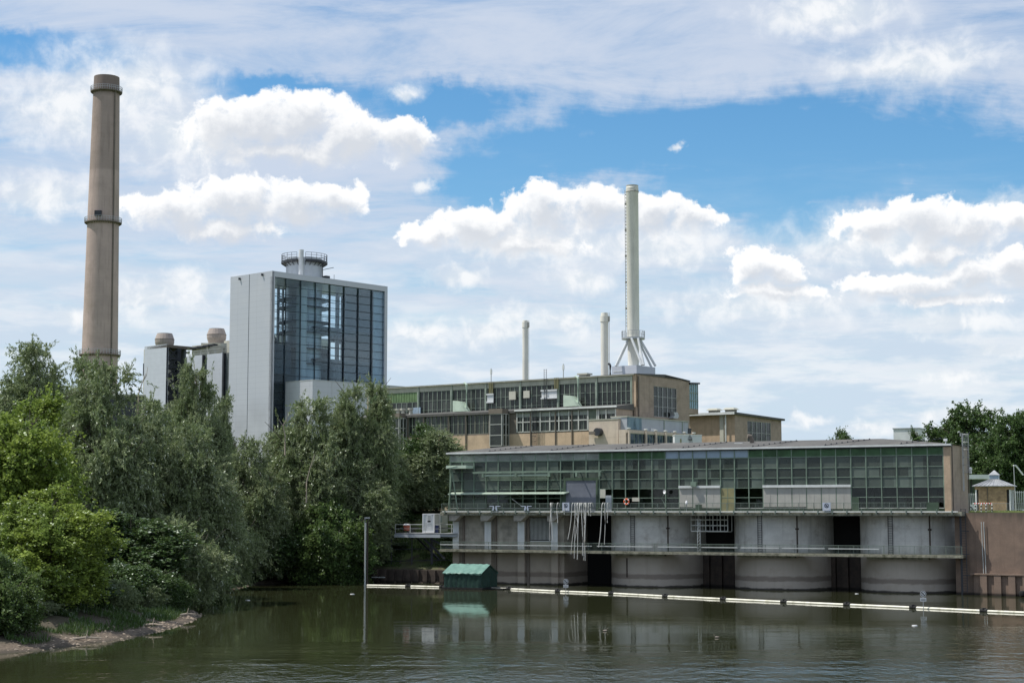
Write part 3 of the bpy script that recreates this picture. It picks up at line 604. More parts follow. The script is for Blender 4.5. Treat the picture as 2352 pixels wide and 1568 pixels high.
rnd = random.Random(3)
for i, (xt, xb, yb) in enumerate(HO):
    o = OF + .3 + rnd.uniform(0, .12); m = MB(); a0 = PU.a(xt, 1160, o); a1 = PU.a(xb, yb, o); z1 = PU.z(xb, yb, o); zt = zD + 1.06
    pts = [PU.P(a0, OF - .32, zt - .5), PU.P(a0, OF - .28, zt), PU.P(a0, o - .1, zt + .02)]
    for s in np.linspace(.04, 1, 9): pts.append(PU.P(a0 + (a1 - a0) * s ** 1.1 + .06 * math.sin(s * 5 + i), o, zt + (z1 - zt) * s))
    m.tube(pts, .03 + .018 * rnd.random(), 6)
    ln = 'short' if yb < 1190 else 'medium length' if yb < 1215 else 'long' if yb < 1262 else 'very long'
    solo('hose', m, K['hose'], '%s %s white hose hanging over the railing, %s from the left' % ('slanting' if abs(xt - xb) > 4 else 'straight', ln, _ord[i]), 'hose', 'white hoses hung over the railing', smooth=True)
# pale blue cable brackets on the deck edge
for i, (x, d_, l) in enumerate(((1131, 1, 'pale blue bracket on the deck edge, leftmost of the four'), (1143, -1, 'pale blue bracket on the deck edge below the cross bracing'), (1204, 1, 'pale blue bracket on the deck edge left of the bar screen'), (1215, -1, 'pale blue bracket on the deck edge above the bar screen'))):
    a = PU.a(x, 1170, OF + .2); m = MB(); zz = zD + .12; pts = [(0, 0), (.12, .5), (-.4, .5), (-.4, .6), (.25, .6), (.3, .3), (.2, 0)]
    m.poly(PU, [(a + p[0] * d_, zz + p[1]) for p in pts][::d_], OF + .2, OF + .3); solo('edge_bracket', m, K['signb'], l, 'bracket', 'pale blue brackets on the deck edge')
# ------------------------------------------------------------------ service platform left of the pump house
o0, o1 = -3.2, .9; ap0 = PU.a(905.5, 1230, o1); ap1 = PU.a(1046, 1230, .9); zP = PU.z(960, 1223, o1)
t = thing('service_platform', 'blue-grey steel platform cantilevered out beside the pump house', 'platform', PU.P((ap0 + ap1) / 2, 0, zP - .8))
m = MB(); m.box(PU, ap0, PU.a(1011, 1230, o1), o1 - .15, o1, zP - .62, zP - .22); m.box(PU, ap0, ap1, o1 - .4, o1 - .2, zP - .5, zP - .12); m.box(PU, ap0, ap0 + .2, o0, o1 - .16, zP - .6, zP - .22); m.box(PU, ap0, ap1, o0, o0 + .2, zP - .6, zP - .22); part('edge_beam', m, K['band'], t)
m = MB(); m.box(PU, ap0 + .1, ap1, o0 + .21, o1 - .03, zP - .11, zP - .02); part('platform_floor', m, K['steel'], t)
m = MB(); rail(m, PU, ap0 + .1, PU.a(1011, 1215, o1), o1 - .1, zP, 1.1, 2.2, 0, .035, mid=True); rail(m, PU, ap0 + .1, ap1 - .5, o0 + .3, zP, 1.1, 2.2, 0, .035, mid=True); part('railing', m, K['lrail'], t)
m = MB(); q = PU.a(1030, 1300, -1)
for (x0, y0, x1, y1, o) in ((975, 1237, 1022, 1283, 0.2), (988, 1237, 1043, 1262, 0.2), (960, 1237, 1043, 1318, -2.5)): m.beam(PU.P(PU.a(x0, y0, o), o, PU.z(x0, y0, o)), PU.P(PU.a(x1, y1, o), o, PU.z(x1, y1, o)), .22)
m.beam(PU.P(PU.a(992, 1240, -1), -1, zP - .6), PU.P(PU.a(992, 1240, -1), -1, 0), .3); part('strut', m, K['dsteel'], t)
# site container
c0 = PU.a(971, 1210, .2); c1 = PU.a(996, 1210, .2); zc0 = PU.z(985, 1221, .2); zc1 = PU.z(985, 1179.5, .2)
CF = Frame(PU.P(c0, .2, 0).xy, (.965, -.262)); wC = CF.a(997.5, 1200); cz0, cz1 = zP + .12, zc1; dC = 6.0
t = thing('site_container', 'white site office container on the steel platform beside the pump house', 'container', CF.P(wC / 2, -dC / 2, zP))
m = MB(); m.box(CF, 0, wC, -dC, 0, cz0, cz1 - .12)
for i in range(9):
    if 3 <= i <= 5: continue
    s = wC * (i + .3) / 9; m.box(CF, s, s + wC * .05, .002, .03, cz0 + .12, cz1 - .2)
part('body', m, K['white'], t)
m = MB(); m.box(CF, -.05, wC + .05, -dC - .05, .06, cz1 - .118, cz1 + .02); part('roof', m, K['signw'], t)
m = MB(); m.box(CF, -.03, .1, .003, .07, cz0, cz1 - .12); m.box(CF, wC - .1, wC + .03, .003, .07, cz0, cz1 - .12); m.box(CF, -.03, wC + .03, .003, .06, cz0 - .1, cz0 + .1); part('corner_post', m, K['signw'], t)
m = MB(); m.box(CF, wC * .36, wC * .76, .003, .05, cz0 + 1.15, cz0 + 2.35); w = part('window', m, K['signw'], t)
m = MB(); m.box(CF, wC * .42, wC * .70, .052, .07, cz0 + 1.5, cz0 + 2.2); part('blind', m, K['steel'], w)
m = MB(); m.box(CF, wC * .42, wC * .70, .052, .066, cz0 + 1.3, cz0 + 1.5); part('pane', m, K['hallglass'], w)
CS = Frame(CF.P(wC, 0, 0).xy, (.262, .965)); m = MB(); m.box(CS, 2.2, 3.4, .01, .1, cz0 + 1.1, cz0 + 2.3); w = part('window', m, K['signw'], t); m = MB(); m.box(CS, 2.4, 3.2, .102, .12, cz0 + 1.25, cz0 + 2.15); part('pane', m, K['bluepane'], w)
m = MB(); m.box(CF, wC + .12, wC + .5, -.5, -.1, zP, zP + 1.0); solo('blue_barrel', m, K['bluedk'], 'dark blue drum box standing beside the white container', 'drum') if 0 else solo('storage_bin', m, K['bluedk'], 'dark blue bin standing right beside the white container', 'bin')
# red-brown bin with lid on the platform
q = PU.a(934, 1215, -.6); t = thing('grit_bin', 'red-brown bin with white lid on the steel platform', 'bin', PU.P(q, -.6, zP))
m = MB(); m.lathe(PU.P(q, -.6, 0).xy, [(.38, zP + .25), (.46, zP + 1.0)], 10); part('bin_body', m, K['rbrown'], t)
m = MB(); m.lathe(PU.P(q, -.6, 0).xy, [(.5, zP + 1.0), (.48, zP + 1.1), (.3, zP + 1.18)], 10); part('lid', m, K['signw'], t)
m = MB()
for s in (-.3, .3): m.lathe(PU.P(q + s, -.4, 0).xy, [(.1, zP), (.1, zP + .25)], 8)
part('wheel', m, K['rubber'], t)
# ------------------------------------------------------------------ mooring dolphin posts
pc = at_z(841.5, 1343, 0); t = thing('mooring_post', 'tall pale twin steel mooring post at the left end of the boom', 'post', (pc.x, pc.y, 0))
zt = CAMZ - 15 * pc.y / F; dx = 3.2 * pc.y / F
m = MB(); m.tube([(pc.x - dx, pc.y, -1), (pc.x - dx, pc.y, zt - .7)], .12, 12); part('pile', m, K['lrail'], t, smooth=True)
m = MB(); m.tube([(pc.x + dx * .6, pc.y, -1), (pc.x + dx * .6, pc.y, zt - .4)], .10, 12); part('pile', m, K['rust'], t, smooth=True)
m = MB(); m.box(WF, pc.x - dx * 1.6, pc.x + dx * 2.1, -pc.y - .25, -pc.y + .25, zt - .18, zt); m.box(WF, pc.x - dx * 1.5, pc.x - dx * 1.2, -pc.y - .1, -pc.y + .1, 0, zt - .19); part('cap', m, K['steel'], t)
# sheet pile wall left + rails above
a0, a1 = PU.a(848, 1330, 2.0), PU.a(1040, 1330, 2.0); zt = PU.z(930, 1308, 2.0); m = MB(); s = a0; i = 0
while s < a1:
    o = 2.0 if i % 2 else 1.65; m.box(PU, s, min(s + .62, a1), 1.2, o, -2, zt + (.0 if i % 2 else .02)); s += .64; i += 1
m.box(PU, a0, a1, 1.0, 1.25, -2, zt + .04); solo('sheet_pile_wall', m, K['rust'], 'low dark sheet pile wall behind the boom, left of the pump house', 'retaining wall')
m = MB()
for y in (1212, 1261, 1288):
    m.beam(PU.P(PU.a(850, y, -1), -1, PU.z(850, y + 1, -1)), PU.P(PU.a(1035, y, -1), -1, PU.z(1035, y - 3 if y > 1230 else y, -1)), .1)
for x in (863, 899, 946, 992): m.beam(PU.P(PU.a(x, 1280, -1), -1, .5), PU.P(PU.a(x, 1280, -1), -1, PU.z(x, 1212, -1)), .13)
solo('bank_fence', m, K['dsteel'], 'dark post and rail fence on the slope left of the pump house', 'fence')
# small ladder float at the post
m = MB(); q = PU.a(868, 1325, 2.6); m.box(PU, q - .9, q + .9, 2.2, 2.7, PU.z(868, 1326, 2.6), PU.z(868, 1326, 2.6) + .12); solo('plank_step', m, K['lrail'], 'pale plank step fixed to the dark sheet pile wall', 'step')
# ------------------------------------------------------------------ boom floats
BP = [838, 938, 1016, 1098, 1170, 1282, 1405, 1529, 1662, 1801, 1946, 2098, 2260, 2440]
def boomy(x): return float(np.interp(x, [838, 938, 1170, 1282, 1405, 1529, 1662, 1801, 1946, 2098, 2260, 2352, 2440], [1344.5, 1346.5, 1353, 1358.5, 1363.5, 1370, 1376.5, 1383, 1389.5, 1396, 1404, 1407.5, 1411.5]))
for i in range(len(BP) - 1):
    p = at_z(BP[i], boomy(BP[i]), 0); q = at_z(BP[i + 1], boomy(BP[i + 1]), 0); d = (q - p).normalized(); p2 = p + d * .35; q2 = q - d * .35
    if i in (2, ): continue
    where = ['at the mooring post', 'left of the green boathouse', '', 'behind the green boathouse', 'under the first no swimming disc', 'third to the right of the boathouse', 'in front of the first pier', 'fourth to the left of the right-hand disc sign', 'in front of the second pier', 'second to the left of the right-hand disc sign', 'left of the right-hand disc sign', 'under the right-hand disc sign', 'cut by the right edge of the photo'][i]
    t = thing('boom_float', 'cream tubular boom float, %s' % where, 'float', (p.x, p.y, 0), 'floats of the boom across the water')
    zc = Vector((0, 0, .02)); r = .17
    m = MB(); n = d.cross(Vector((0, 0, 1)))
    m.tube([p2 + zc, p2 + d * .1 + zc, q2 - d * .1 + zc, q2 + zc], r, 14); part('tube', m, K['boom'], t, smooth=True)
    m = MB(); m.tube([q2 + Vector((0, 0, .06)), q2 + d * .35 + Vector((0, 0, .1)), q2 + d * .7 + Vector((0, 0, .06))], .24, 10); m.box(WF, q.x - .16, q.x + .16, -q.y - .2, -q.y + .2, .2, .36); part('coupling', m, K['rubber'], t)
for x, yb, yc, lab, sc in ((1300, 1360, 1334.5, 'round no swimming disc on a thin post behind the boom, the left one', .25), (2123.5, 1398.5, 1363, 'round no swimming disc on a thin post behind the boom, the right one', .25)):
    b = at_z(x, yb, 0); b = b + Vector((0, .45, 0)); fr = Frame((b.x, b.y), (1, 0)); zc = fr.z(x, yc); w = .29
    t = thing('warning_sign', lab, 'sign', (b.x, b.y, 0), 'no swimming discs on the boom')
    m = MB(); m.tube([(b.x, b.y, -.5), (b.x, b.y, zc)], .04, 6); part('post', m, K['steel'], t)
    nosign(t, fr, 0, .06, zc, sc)
    m = MB(); m.box(fr, -w, w, .03, .06, zc - .72, zc - .37); pl = part('plate', m, K['signw'], t)
    m = MB()
    for k in range(2): m.box(fr, -w * .8, w * .8, .062, .07, zc - .65 + .13 * k, zc - .60 + .13 * k)
    part('lettering', m, K['ink'], pl)
# ------------------------------------------------------------------ green tarpaulin boathouse on a raft
p = at_z(1020, 1352, 0); BF = Frame((p.x, p.y), (.91, -.4146)); L = BF.a(1105, 1352); D = 4.6; BS = Frame(BF.P(L, 0, 0).xy, (.4146, .91)); D = BS.a(1141, 1345)
zh = BF.z(1060, 1315.5); zr = zh + 1.05
t = thing('boathouse', 'green tarpaulin boathouse tent floating on a dark raft', 'boathouse', BF.P(L / 2, -D / 2, 0))
m = MB(); m.box(BF, -.2, L + .25, -D - .2, .2, .02, .22)
for i in range(9): m.box(BF, -.1 + L * i / 8.5, .2 + L * i / 8.5, -D, .21, -.2, .14)
m.box(BF, L + .26, L + 2.3, -D, -D * .3, -.1, .15); part('raft', m, K['rubber'], t)
nx = 26; m = MB(); rr = random.Random(5)
def wav(i): return .05 * math.sin(i * 1.9) + rr.uniform(-.03, .03)
for fr_, LL in ((BF, L),):
    vs = []; rowz = [.24, .9, 1.5, zh]
    for j, z in enumerate(rowz):
        for i in range(nx + 1): vs.append(fr_.P(LL * i / nx, wav(i) * (1.3 - j * .25), z))
    m.add(vs, [(j * (nx + 1) + i, j * (nx + 1) + i + 1, (j + 1) * (nx + 1) + i + 1, (j + 1) * (nx + 1) + i) for j in range(3) for i in range(nx)])
vs = []; k = 14
for j, z in enumerate([.24, 1.1, zh]):
    for i in range(k + 1): vs.append(BS.P(D * i / k, wav(i), z))
m.add(vs, [(j * (k + 1) + i, j * (k + 1) + i + 1, (j + 1) * (k + 1) + i + 1, (j + 1) * (k + 1) + i) for j in range(2) for i in range(k)])
m.add([BS.P(0, .0, zh), BS.P(D, 0, zh), BS.P(D / 2, 0, zr - .06)], [(0, 1, 2)])
m.add([BF.P(0, -.02, .24), BF.P(0, -D, .24), BF.P(0, -D, zh), BF.P(0, -D / 2, zr - .06), BF.P(0, -.02, zh)], [(0, 1, 2, 3, 4)])
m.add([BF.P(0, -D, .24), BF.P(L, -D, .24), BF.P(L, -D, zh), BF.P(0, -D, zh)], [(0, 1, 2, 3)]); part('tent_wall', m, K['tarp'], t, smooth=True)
m = MB(); vs = []; k = 30
for j, (o, z) in enumerate([(.13, zh - .14), (.16, zh - .02), (.0, zh + .1), (-D * .25, zh + .56), (-D / 2, zr), (-D * .75, zh + .52), (-D - .1, zh), (-D - .1, zh - .14)]):
    for i in range(k + 1): vs.append(BF.P(-.15 + (L + .3) * i / k, o, z + (.03 * math.sin(i * 1.3 + j) + rr.uniform(-.03, .03)) - (.05 if j == 3 and i % 8 == 4 else 0) + (rr.uniform(-.08, .04) if j in (0, 7) else 0)))
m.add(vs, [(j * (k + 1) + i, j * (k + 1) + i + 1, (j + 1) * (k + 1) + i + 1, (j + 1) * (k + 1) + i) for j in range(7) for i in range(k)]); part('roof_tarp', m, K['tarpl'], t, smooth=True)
# ------------------------------------------------------------------ water birds
for x, y, l, d_ in ((1390, 1449, 'small water bird swimming in front of the first pier, the left one', 1), (1646, 1464, 'small upright water bird swimming nearer the middle of the river', -1)):
    p = at_z(x, y, 0); m = MB(); s = .62
    prof = [(-.34, .02, .16), (-.25, .09, .1), (-.1, .14, .09), (.08, .15, .09), (.2, .11, .1), (.24, .06, .2), (.23, .05, .32), (.27, .065, .38), (.34, .05, .37), (.44, .012, .36)]
    pts = []; n = 10; rings = []
    vs = [(p.x + d_ * a * s, p.y + r * s * math.cos(2 * math.pi * k / n), (h + r * .8 * math.sin(2 * math.pi * k / n)) * s) for a, r, h in prof for k in range(n)]
    m.add(vs, [(i * n + k, i * n + (k + 1) % n, (i + 1) * n + (k + 1) % n, (i + 1) * n + k) for i in range(len(prof) - 1) for k in range(n)] + [tuple(range(n)), tuple(range((len(prof) - 1) * n, len(prof) * n))])
    solo('water_bird', m, K['bird'], l, 'bird', 'water birds', smooth=True)
# ------------------------------------------------------------------ quay on the right
qp = PU.P(PU.a(2224, 1300, -.3), -.3, 0); QF = Frame((qp.x, qp.y), (.80, -.60)); zq = zD - .12
m = MB(); m.box(QF, -1.5, 40, -3, 0, -2, zq); m.box(QF, -1.45, 39.9, -2.9, .06, zq + .003, zq + .12) if 0 else None
solo('quay_wall', m, K['quay'], 'tall brown concrete quay wall to the right of the pump house', 'quay wall')
m = MB(); s = .8; i = 0; zt = QF.z(2270, 1320, .6)
while s < 40:
    o = .75 if i % 2 else .45; m.box(QF, s, s + .8, .05, o, -2, zt); s += .82; i += 1
m.box(QF, .5, 40, .02, .8, zt + .003, zt + .16); solo('quay_sheet_piling', m, K['quay'], 'brown sheet piling with a flat cap along the foot of the quay wall', 'sheet piling')
m = MB(); q0 = QF.px(2254, 1200, .2)[0]; q1 = QF.px(2256, 1318, .2)[0]
for d_ in (0, .28): m.tube([QF.P(q0 + d_, .2, QF.z(2254, 1198, .2)), QF.P(q0 + d_ + .1, .2, QF.z(2256, 1318, .2))], .045, 6)
solo('gauge_pipe', m, K['lrail'], 'pair of thin pale pipes fixed down the quay wall', 'pipe')
m = MB(); p = QF.P(QF.a(2349, 1370, 1.0), 1.0, .1); m.lathe((p.x, p.y), [(.1, .0), (.35, .1), (.42, .35), (.35, .6), (.1, .7)], 14, cap=True); solo('mooring_buoy', m, K['rubber'], 'round black buoy at the foot of the quay by the right edge', 'buoy', smooth=True)
# pavilion
pv = at_depth(2241, 1167, 216); VF = Frame((pv.x, pv.y), (.925, -.38)); gz = zq + .12; wv = VF.a(2323, 1150); zt = VF.z(2290, 1115)
VS = Frame(VF.P(wv, 0, 0).xy, (.38, .925)); dv = wv * .9
t = thing('brick_pavilion', 'small sandstone pavilion with grey pyramid roof on the quay', 'pavilion', VF.P(wv / 2, -dv / 2, gz))
m = MB(); m.box(VF, wv * .09, wv * .87, -dv * .95, -.02, gz, zt - .5); m.box(VF, -.05, wv + .05, -dv, 0, zt - .498, zt); part('wall', m, K['sand'], t)
m = MB(); m.box(VF, wv * .02, wv * .085, -dv * .9, -.5, gz, zt - .51); m.box(VF, wv * .88, wv * .97, -dv * .9, -.5, gz, zt - .51); part('dark_opening', m, K['dsteel'], t)
for s in (.02, .965):
    m = MB(); m.tube([VF.P(wv * s, -.1, gz), VF.P(wv * s, -.1, zt - .51)], .1, 10); part('column', m, K['signw'], t)
for s in (.35, .8):
    m = MB(); m.tube([VS.P(dv * s, -.1, gz), VS.P(dv * s, -.1, zt - .51)], .1, 10); part('column', m, K['signw'], t)
m = MB(); m.tube([VF.P(wv * .345, .06, gz), VF.P(wv * .345, .06, zt - .3), VF.P(wv * .32, .1, zt)], .06, 6); part('downpipe_or_shade', m, K['dbrown'], t)
zp = VF.z(2290, 1099, -dv / 2); e = .35; c = VF.P(wv / 2, -dv / 2, 0)
b4 = [VF.P(-e, e, zt), VF.P(wv + e, e, zt), VF.P(wv + e, -dv - e, zt), VF.P(-e, -dv - e, zt)]; k = .17
t4 = [Vector((c.x + (p.x - c.x) * k, c.y + (p.y - c.y) * k, zp)) for p in b4]
m = MB(); m.prism(b4, t4); m.box(VF, -e, wv + e, -dv - e, e, zt - .09, zt - .003) ; rf = part('roof', m, K['zinc'], t)
m = MB()
for s in np.linspace(.08, .92, 9): m.beam(b4[0] + (b4[1] - b4[0]) * s + Vector((0, 0, .05)), t4[0] + (t4[1] - t4[0]) * s + Vector((0, 0, .05)), .05)
part('seam', m, K['steel'], rf)
m = MB(); hw = wv * .125; m.box(VF, wv / 2 - hw, wv / 2 + hw, -dv / 2 - hw, -dv / 2 + hw, zp - .1, zp + .48); cu = part('cupola', m, K['bluepane'], rf)
m = MB(); hw *= 1.25; zz = zp + .483; m.prism([VF.P(wv / 2 - hw, -dv / 2 + hw, zz), VF.P(wv / 2 + hw, -dv / 2 + hw, zz), VF.P(wv / 2 + hw, -dv / 2 - hw, zz), VF.P(wv / 2 - hw, -dv / 2 - hw, zz)], [VF.P(wv / 2 - .05, -dv / 2 + .05, zz + .62), VF.P(wv / 2 + .05, -dv / 2 + .05, zz + .62), VF.P(wv / 2 + .05, -dv / 2 - .05, zz + .62), VF.P(wv / 2 - .05, -dv / 2 - .05, zz + .62)]); part('cupola_roof', m, K['zinc'], cu)
# canopy behind, lamp, barrier, fence, car
cf = Frame(at_depth(2226, 1100, 250).xy, (1, 0)); w = cf.a(2290, 1100); z0, z1 = cf.z(2250, 1099.5), cf.z(2250, 1089.5)
t = thing('flat_canopy', 'pale flat canopy roof behind the sandstone pavilion', 'canopy', cf.P(w / 2, -2, gz)); m = MB(); m.box(cf, -3, w, -5, 0, z0, z1); part('roof', m, K['fascia'], t)
for s in (-2.5, 1.0, w - .5):
    m = MB(); m.beam(cf.P(s, -2.5, gz), cf.P(s, -2.5, z0), .2); part('column', m, K['dsteel'], t)
m = MB(); m.box(cf, -3, w, -6, -5.8, gz, z0); part('back_wall', m, K['gdark'], t)
p = at_depth(2262, 1110, 232); m = MB(); m.tube([(p.x, p.y, gz), (p.x, p.y, p.z - .35)], .12, 8); m.lathe((p.x, p.y), [(.28, p.z - .35), (.3, p.z - .1), (.42, p.z), (.05, p.z + .35)], 12); solo('roof_vent', m, K['bluepane'], 'small capped blue-grey vent pipe left of the pavilion roof', 'vent pipe')
p = at_depth(2333, 1168, 226); zt_ = at_depth(2330, 1070, 226).z; t = thing('lamp_post', 'thin grey lamp post with slanting white head behind the pavilion', 'lamp post', (p.x, p.y, gz))
m = MB(); m.tube([(p.x, p.y, gz), (p.x - .1, p.y, zt_)], .08, 8, r2=.05); part('pole', m, K['steel'], t)
m = MB(); m.beam((p.x - .15, p.y, zt_ + .1), (p.x + .25, p.y, zt_ + .08), .3, .16); m.beam((p.x + .2, p.y, zt_ + .08), (p.x + 1.15, p.y, zt_ - 1.2), .3, .14); part('lamp_head', m, K['signw'], t)
bf = Frame(at_depth(2233, 1168, 203).xy, (1, 0)); t = thing('barrier_rail', 'red and white striped barrier rail on the quay grass', 'barrier', bf.P(1, 0, gz))
xs = [bf.a(x) for x in (2233, 2252, 2260, 2276)]; z = gz + .95; s = xs[0]; i = 0; mm = {0: MB(), 1: MB()}
while s < xs[3]: mm[i % 2].tube([bf.P(s, 0, z), bf.P(min(s + .16, xs[3]), 0, z)], .07, 8); s += .16; i += 1
part('white_stripe', mm[0], K['signw'], t); part('red_stripe', mm[1], K['red'], t)
for x in (2238, 2251, 2262, 2276):
    m = MB(); a = bf.a(x); 
    for k in range(5):
        m.cm = k % 2; m.tube([bf.P(a, .12, gz - .1 + .2 * k), bf.P(a, .12, gz + .1 + .2 * k)], .08, 8)
    part('post', m, [K['signw'], K['rubber']], t)
def palisade(x0, x1, y, dep, lab):
    f = Frame(at_depth(x0, 1160, dep).xy, (1, 0)); w = f.a(x1, 1160); z1 = f.z(x0, y); m = MB(); s = 0
    while s < w: m.box(f, s, s + .09, 0, .05, gz, z1); s += .26
    m.box(f, 0, w, -.05, 0, z1 - .2, z1 - .12); m.box(f, 0, w, -.05, 0, gz + .25, gz + .33); solo('palisade_fence', m, K['lrail'], lab, 'fence', 'pale palisade fences by the pavilion')
palisade(2180, 2243, 1132, 228, 'pale palisade fence left of the sandstone pavilion'); palisade(2333, 2450, 1127, 222, 'pale palisade fence right of the sandstone pavilion')
f = Frame(at_depth(2225, 1160, 206).xy, (1, -.05)); m = MB(); rail(m, f, 0, f.a(2400, 1160), 0, gz, 1.0, 2.2, .14, .02, .006); solo('garden_fence', m, K['steel'], 'low thin mesh fence in front of the pavilion', 'fence')
# parked car, mostly behind the end wall
cp = at_depth(2219, 1160, 212); CFm = Frame((cp.x - 2.9, cp.y), (1, 0)); t = thing('parked_car', 'white parked car half hidden behind the pump house end wall', 'car', (cp.x - .9, cp.y, gz))
def carpoly(pts, o0, o1): m = MB(); m.poly(CFm, pts, o0, o1); return m
g = gz
part('body', carpoly([(0, g + .3), (4.2, g + .3), (4.25, g + .62), (4.1, g + .8), (3.2, g + .95), (2.5, g + 1.42), (.9, g + 1.42), (.15, g + .95), (0, g + .8)], -1.7, 0), K['carw'], t)
part('window', carpoly([(3.05, g + .97), (2.42, g + 1.35), (1.0, g + 1.35), (.4, g + .97)], .003, .02), K['hallglass'], t)
for s in (.8, 3.4):
    m = MB(); m.tube([CFm.P(s, -.1, g + .32), CFm.P(s, .06, g + .32)], .32, 16); w_ = part('wheel', m, K['rubber'], t); m = MB(); m.tube([CFm.P(s, .06, g + .32), CFm.P(s, .075, g + .32)], .19, 12); part('rim', m, K['steel'], w_)
m = MB(); m.box(CFm, 4.0, 4.262, -.45, -.1, g + .6, g + .75); part('headlight', m, K['signw'], t)
# ================================================================== TURBINE HALL (long tan building behind)
def solve_o(fr, a, X, lo=0.0, hi=40.0):
    f = lambda o: proj(fr.P(a, o, 20))[0] - X
    s = 1 if f(hi) > f(lo) else -1
    for _ in range(60):
        m_ = (lo + hi) / 2
        if f(m_) * s < 0: lo = m_
        else: hi = m_
    return (lo + hi) / 2
def glazed(fr, parent, a0, a1, o, z0, z1, nx, zs, gm, fm, t=.07, name='window', sub=True):
    m = MB(); m.box(fr, a0, a1, o - .08, o - .03, z0, z1); w = part(name, m, gm, parent)
    m = MB()
    for i in range(nx + 1):
        a = a0 + (a1 - a0) * i / nx; m.box(fr, max(a - t, a0), min(a + t, a1), o - .02, o + .06, z0, z1)
    for z in [z0 + t / 2, *zs, z1 - t / 2]: m.box(fr, a0 + .002, a1 - .002, o - .018, o + .045, z - t / 2, z + t / 2)
    part('frame', m, fm, w); return w
def build_hall():
    b = thing('turbine_hall', 'long tan brick turbine hall with dark grid glazing behind the pump house', 'power hall', MF.P(0, 0, GZ))
    aLf = MF.a(840, 900); zT = MF.z(1461, 858.5); zL = MF.z(1459, 944)
    aE_ = ME.a(1583, 900)                                     # end wall length
    o2 = solve_o(MF, -.5, 1417)                                 # lower storey projection
    a2 = -.5; zl = MF.z(1417, 931, o2)
    # main volume
    side = ME
    gt = ME.z(1526, 860.5); ar = ME.a(1526, 870); g2 = ME.z(1583, 878)
    holes = [(ME.a(1501.5, 910), ME.a(1554, 910), ME.z(1527, 958), ME.z(1527, 889))]
    m = MB(); m.walls(ME, 0, aE_, GZ, zT - .25, -.5, 0, holes)
    m.poly(ME, [(0, zT - .248), (aE_, zT - .248), (aE_, g2), (ar, gt), (0, zT)], -.5, 0); part('end_wall', m, K['brick_shade'], b)
    h = holes[0]; glazed(ME, b, h[0], h[1], -.1, h[2], h[3], 5, [h[2] + (h[3] - h[2]) / 3, h[2] + (h[3] - h[2]) * 2 / 3], K['hallglass'], K['whframe'], .055)
    m = MB(); m.tube([ME.P(.5, .15, GZ), ME.P(.5, .15, zT - .3)], .12, 6); part('downpipe_or_shade', m, K['dbrown'], b)
    m = MB(); m.box(MF, -.75, 0, -.4, .12, zl, zT - .05); part('corner_pillar', m, K['brick'], b)
    m = MB(); m.box(MF, aLf, -.5, -aE_, -.45, GZ, zT - .6); part('core_wall', m, K['brick_shade'], b)
    ex = MB(); A = [MF.P(aLf, .5, zT), MF.P(-.1, .5, zT), MF.P(.35, -.0, zT + .02)]
    ex.prism([MF.P(aLf, .35, zT - .02), MF.P(.12, .35, zT - .02), MF.P(.12, -aE_, zT - .02), MF.P(aLf, -aE_, zT - .02)], [MF.P(aLf, .35, zT + .05), MF.P(.12, .35, zT + .05), MF.P(.12, -ar, gt + .05), MF.P(aLf, -ar, gt + .05)])
    ex.prism([MF.P(aLf, -ar, zT), MF.P(.12, -ar, zT), MF.P(.12, -aE_ - .2, zT), MF.P(aLf, -aE_ - .2, zT)], [MF.P(aLf, -ar - .01, gt + .049), MF.P(.12, -ar - .01, gt + .049), MF.P(.12, -aE_ - .2, g2 + .05), MF.P(aLf, -aE_ - .2, g2 + .05)])
    rf = part('roof', ex, K['roof'], b)
    m = MB(); m.box(MF, aLf, -.76, -.3, .1, zT - 1.0, zT - .03); m.box(MF, aLf, -.2, .103, .42, zT - .14, zT - .025); part('roof_edge', m, K['hedge'], rf)
    # upper bays
    X = [850, 962, 1038, 1117, 1196, 1283, 1371, 1459]; zt = zT - 1.0
    B = [MF.a(x, 900) for x in X]; B[-1] = -.78
    for i in range(7):
        a0, a1 = B[i] + .22, B[i + 1] - .22; zz = [zL + (zt - zL) / 3, zL + (zt - zL) * 2 / 3]
        if i == 0:
            glazed(MF, b, a0, a1, .0, zL, zz[1] - .1, 9, zz[:1], K['hallglass'], K['hframe'], .05)
            m = MB(); k = 18
            for j in range(k): m.box(MF, a0 + (a1 - a0) * j / k, a0 + (a1 - a0) * (j + .86) / k, -.05, .06, zz[1] - .05, zt)
            gp = part('green_panel', m, K['greenpane'], b); m = MB(); m.box(MF, a0, a1, -.2, -.06, zz[1] - .1, zt); part('panel_backing', m, K['gdark'], gp)
        else: glazed(MF, b, a0, a1, .0, zL, zt, 7, zz, K['hallglass'], K['hframe'], .05)
    for i in range(8):
        m = MB(); m.box(MF, B[i] - .2, B[i] + (.2 if i < 7 else 0), -.3, .22, zL - .2, zt)
        m.tube([MF.P(B[i] + .15, .25, zL), MF.P(B[i] + .15, .25, zT - .15)], .08, 6); part('facade_post', m, K['hframe'], b)
    # white infill panels, ducts
    for x0, x1, y0, y1, mm in ((1119, 1133, 904, 924, K['white']), (1169, 1184, 899, 918, K['bcream']), (1202, 1216, 897.5, 914, K['bcream']), (1244, 1279, 895.5, 915, K['white'])):
        m = MB(); m.box(MF, MF.a(x0, 900, .3), MF.a(x1, 900, .3), .1, .3, MF.z(x0, y1, .3), MF.z(x0, y0, .3))
        if x0 in (1119, 1244):
            s0 = MF.a(x0, 900, .3); s1 = MF.a(x1, 900, .3); zb, zu = MF.z(x0, y1, .3), MF.z(x0, y0, .3); m.box(MF, s0 - .1, s1 + .1, .301, .45, zu - .25, zu); m.box(MF, s0 - .1, s1 + .1, .301, .45, zb - .1, zb + .12)
        part('wall_box', m, mm, b)
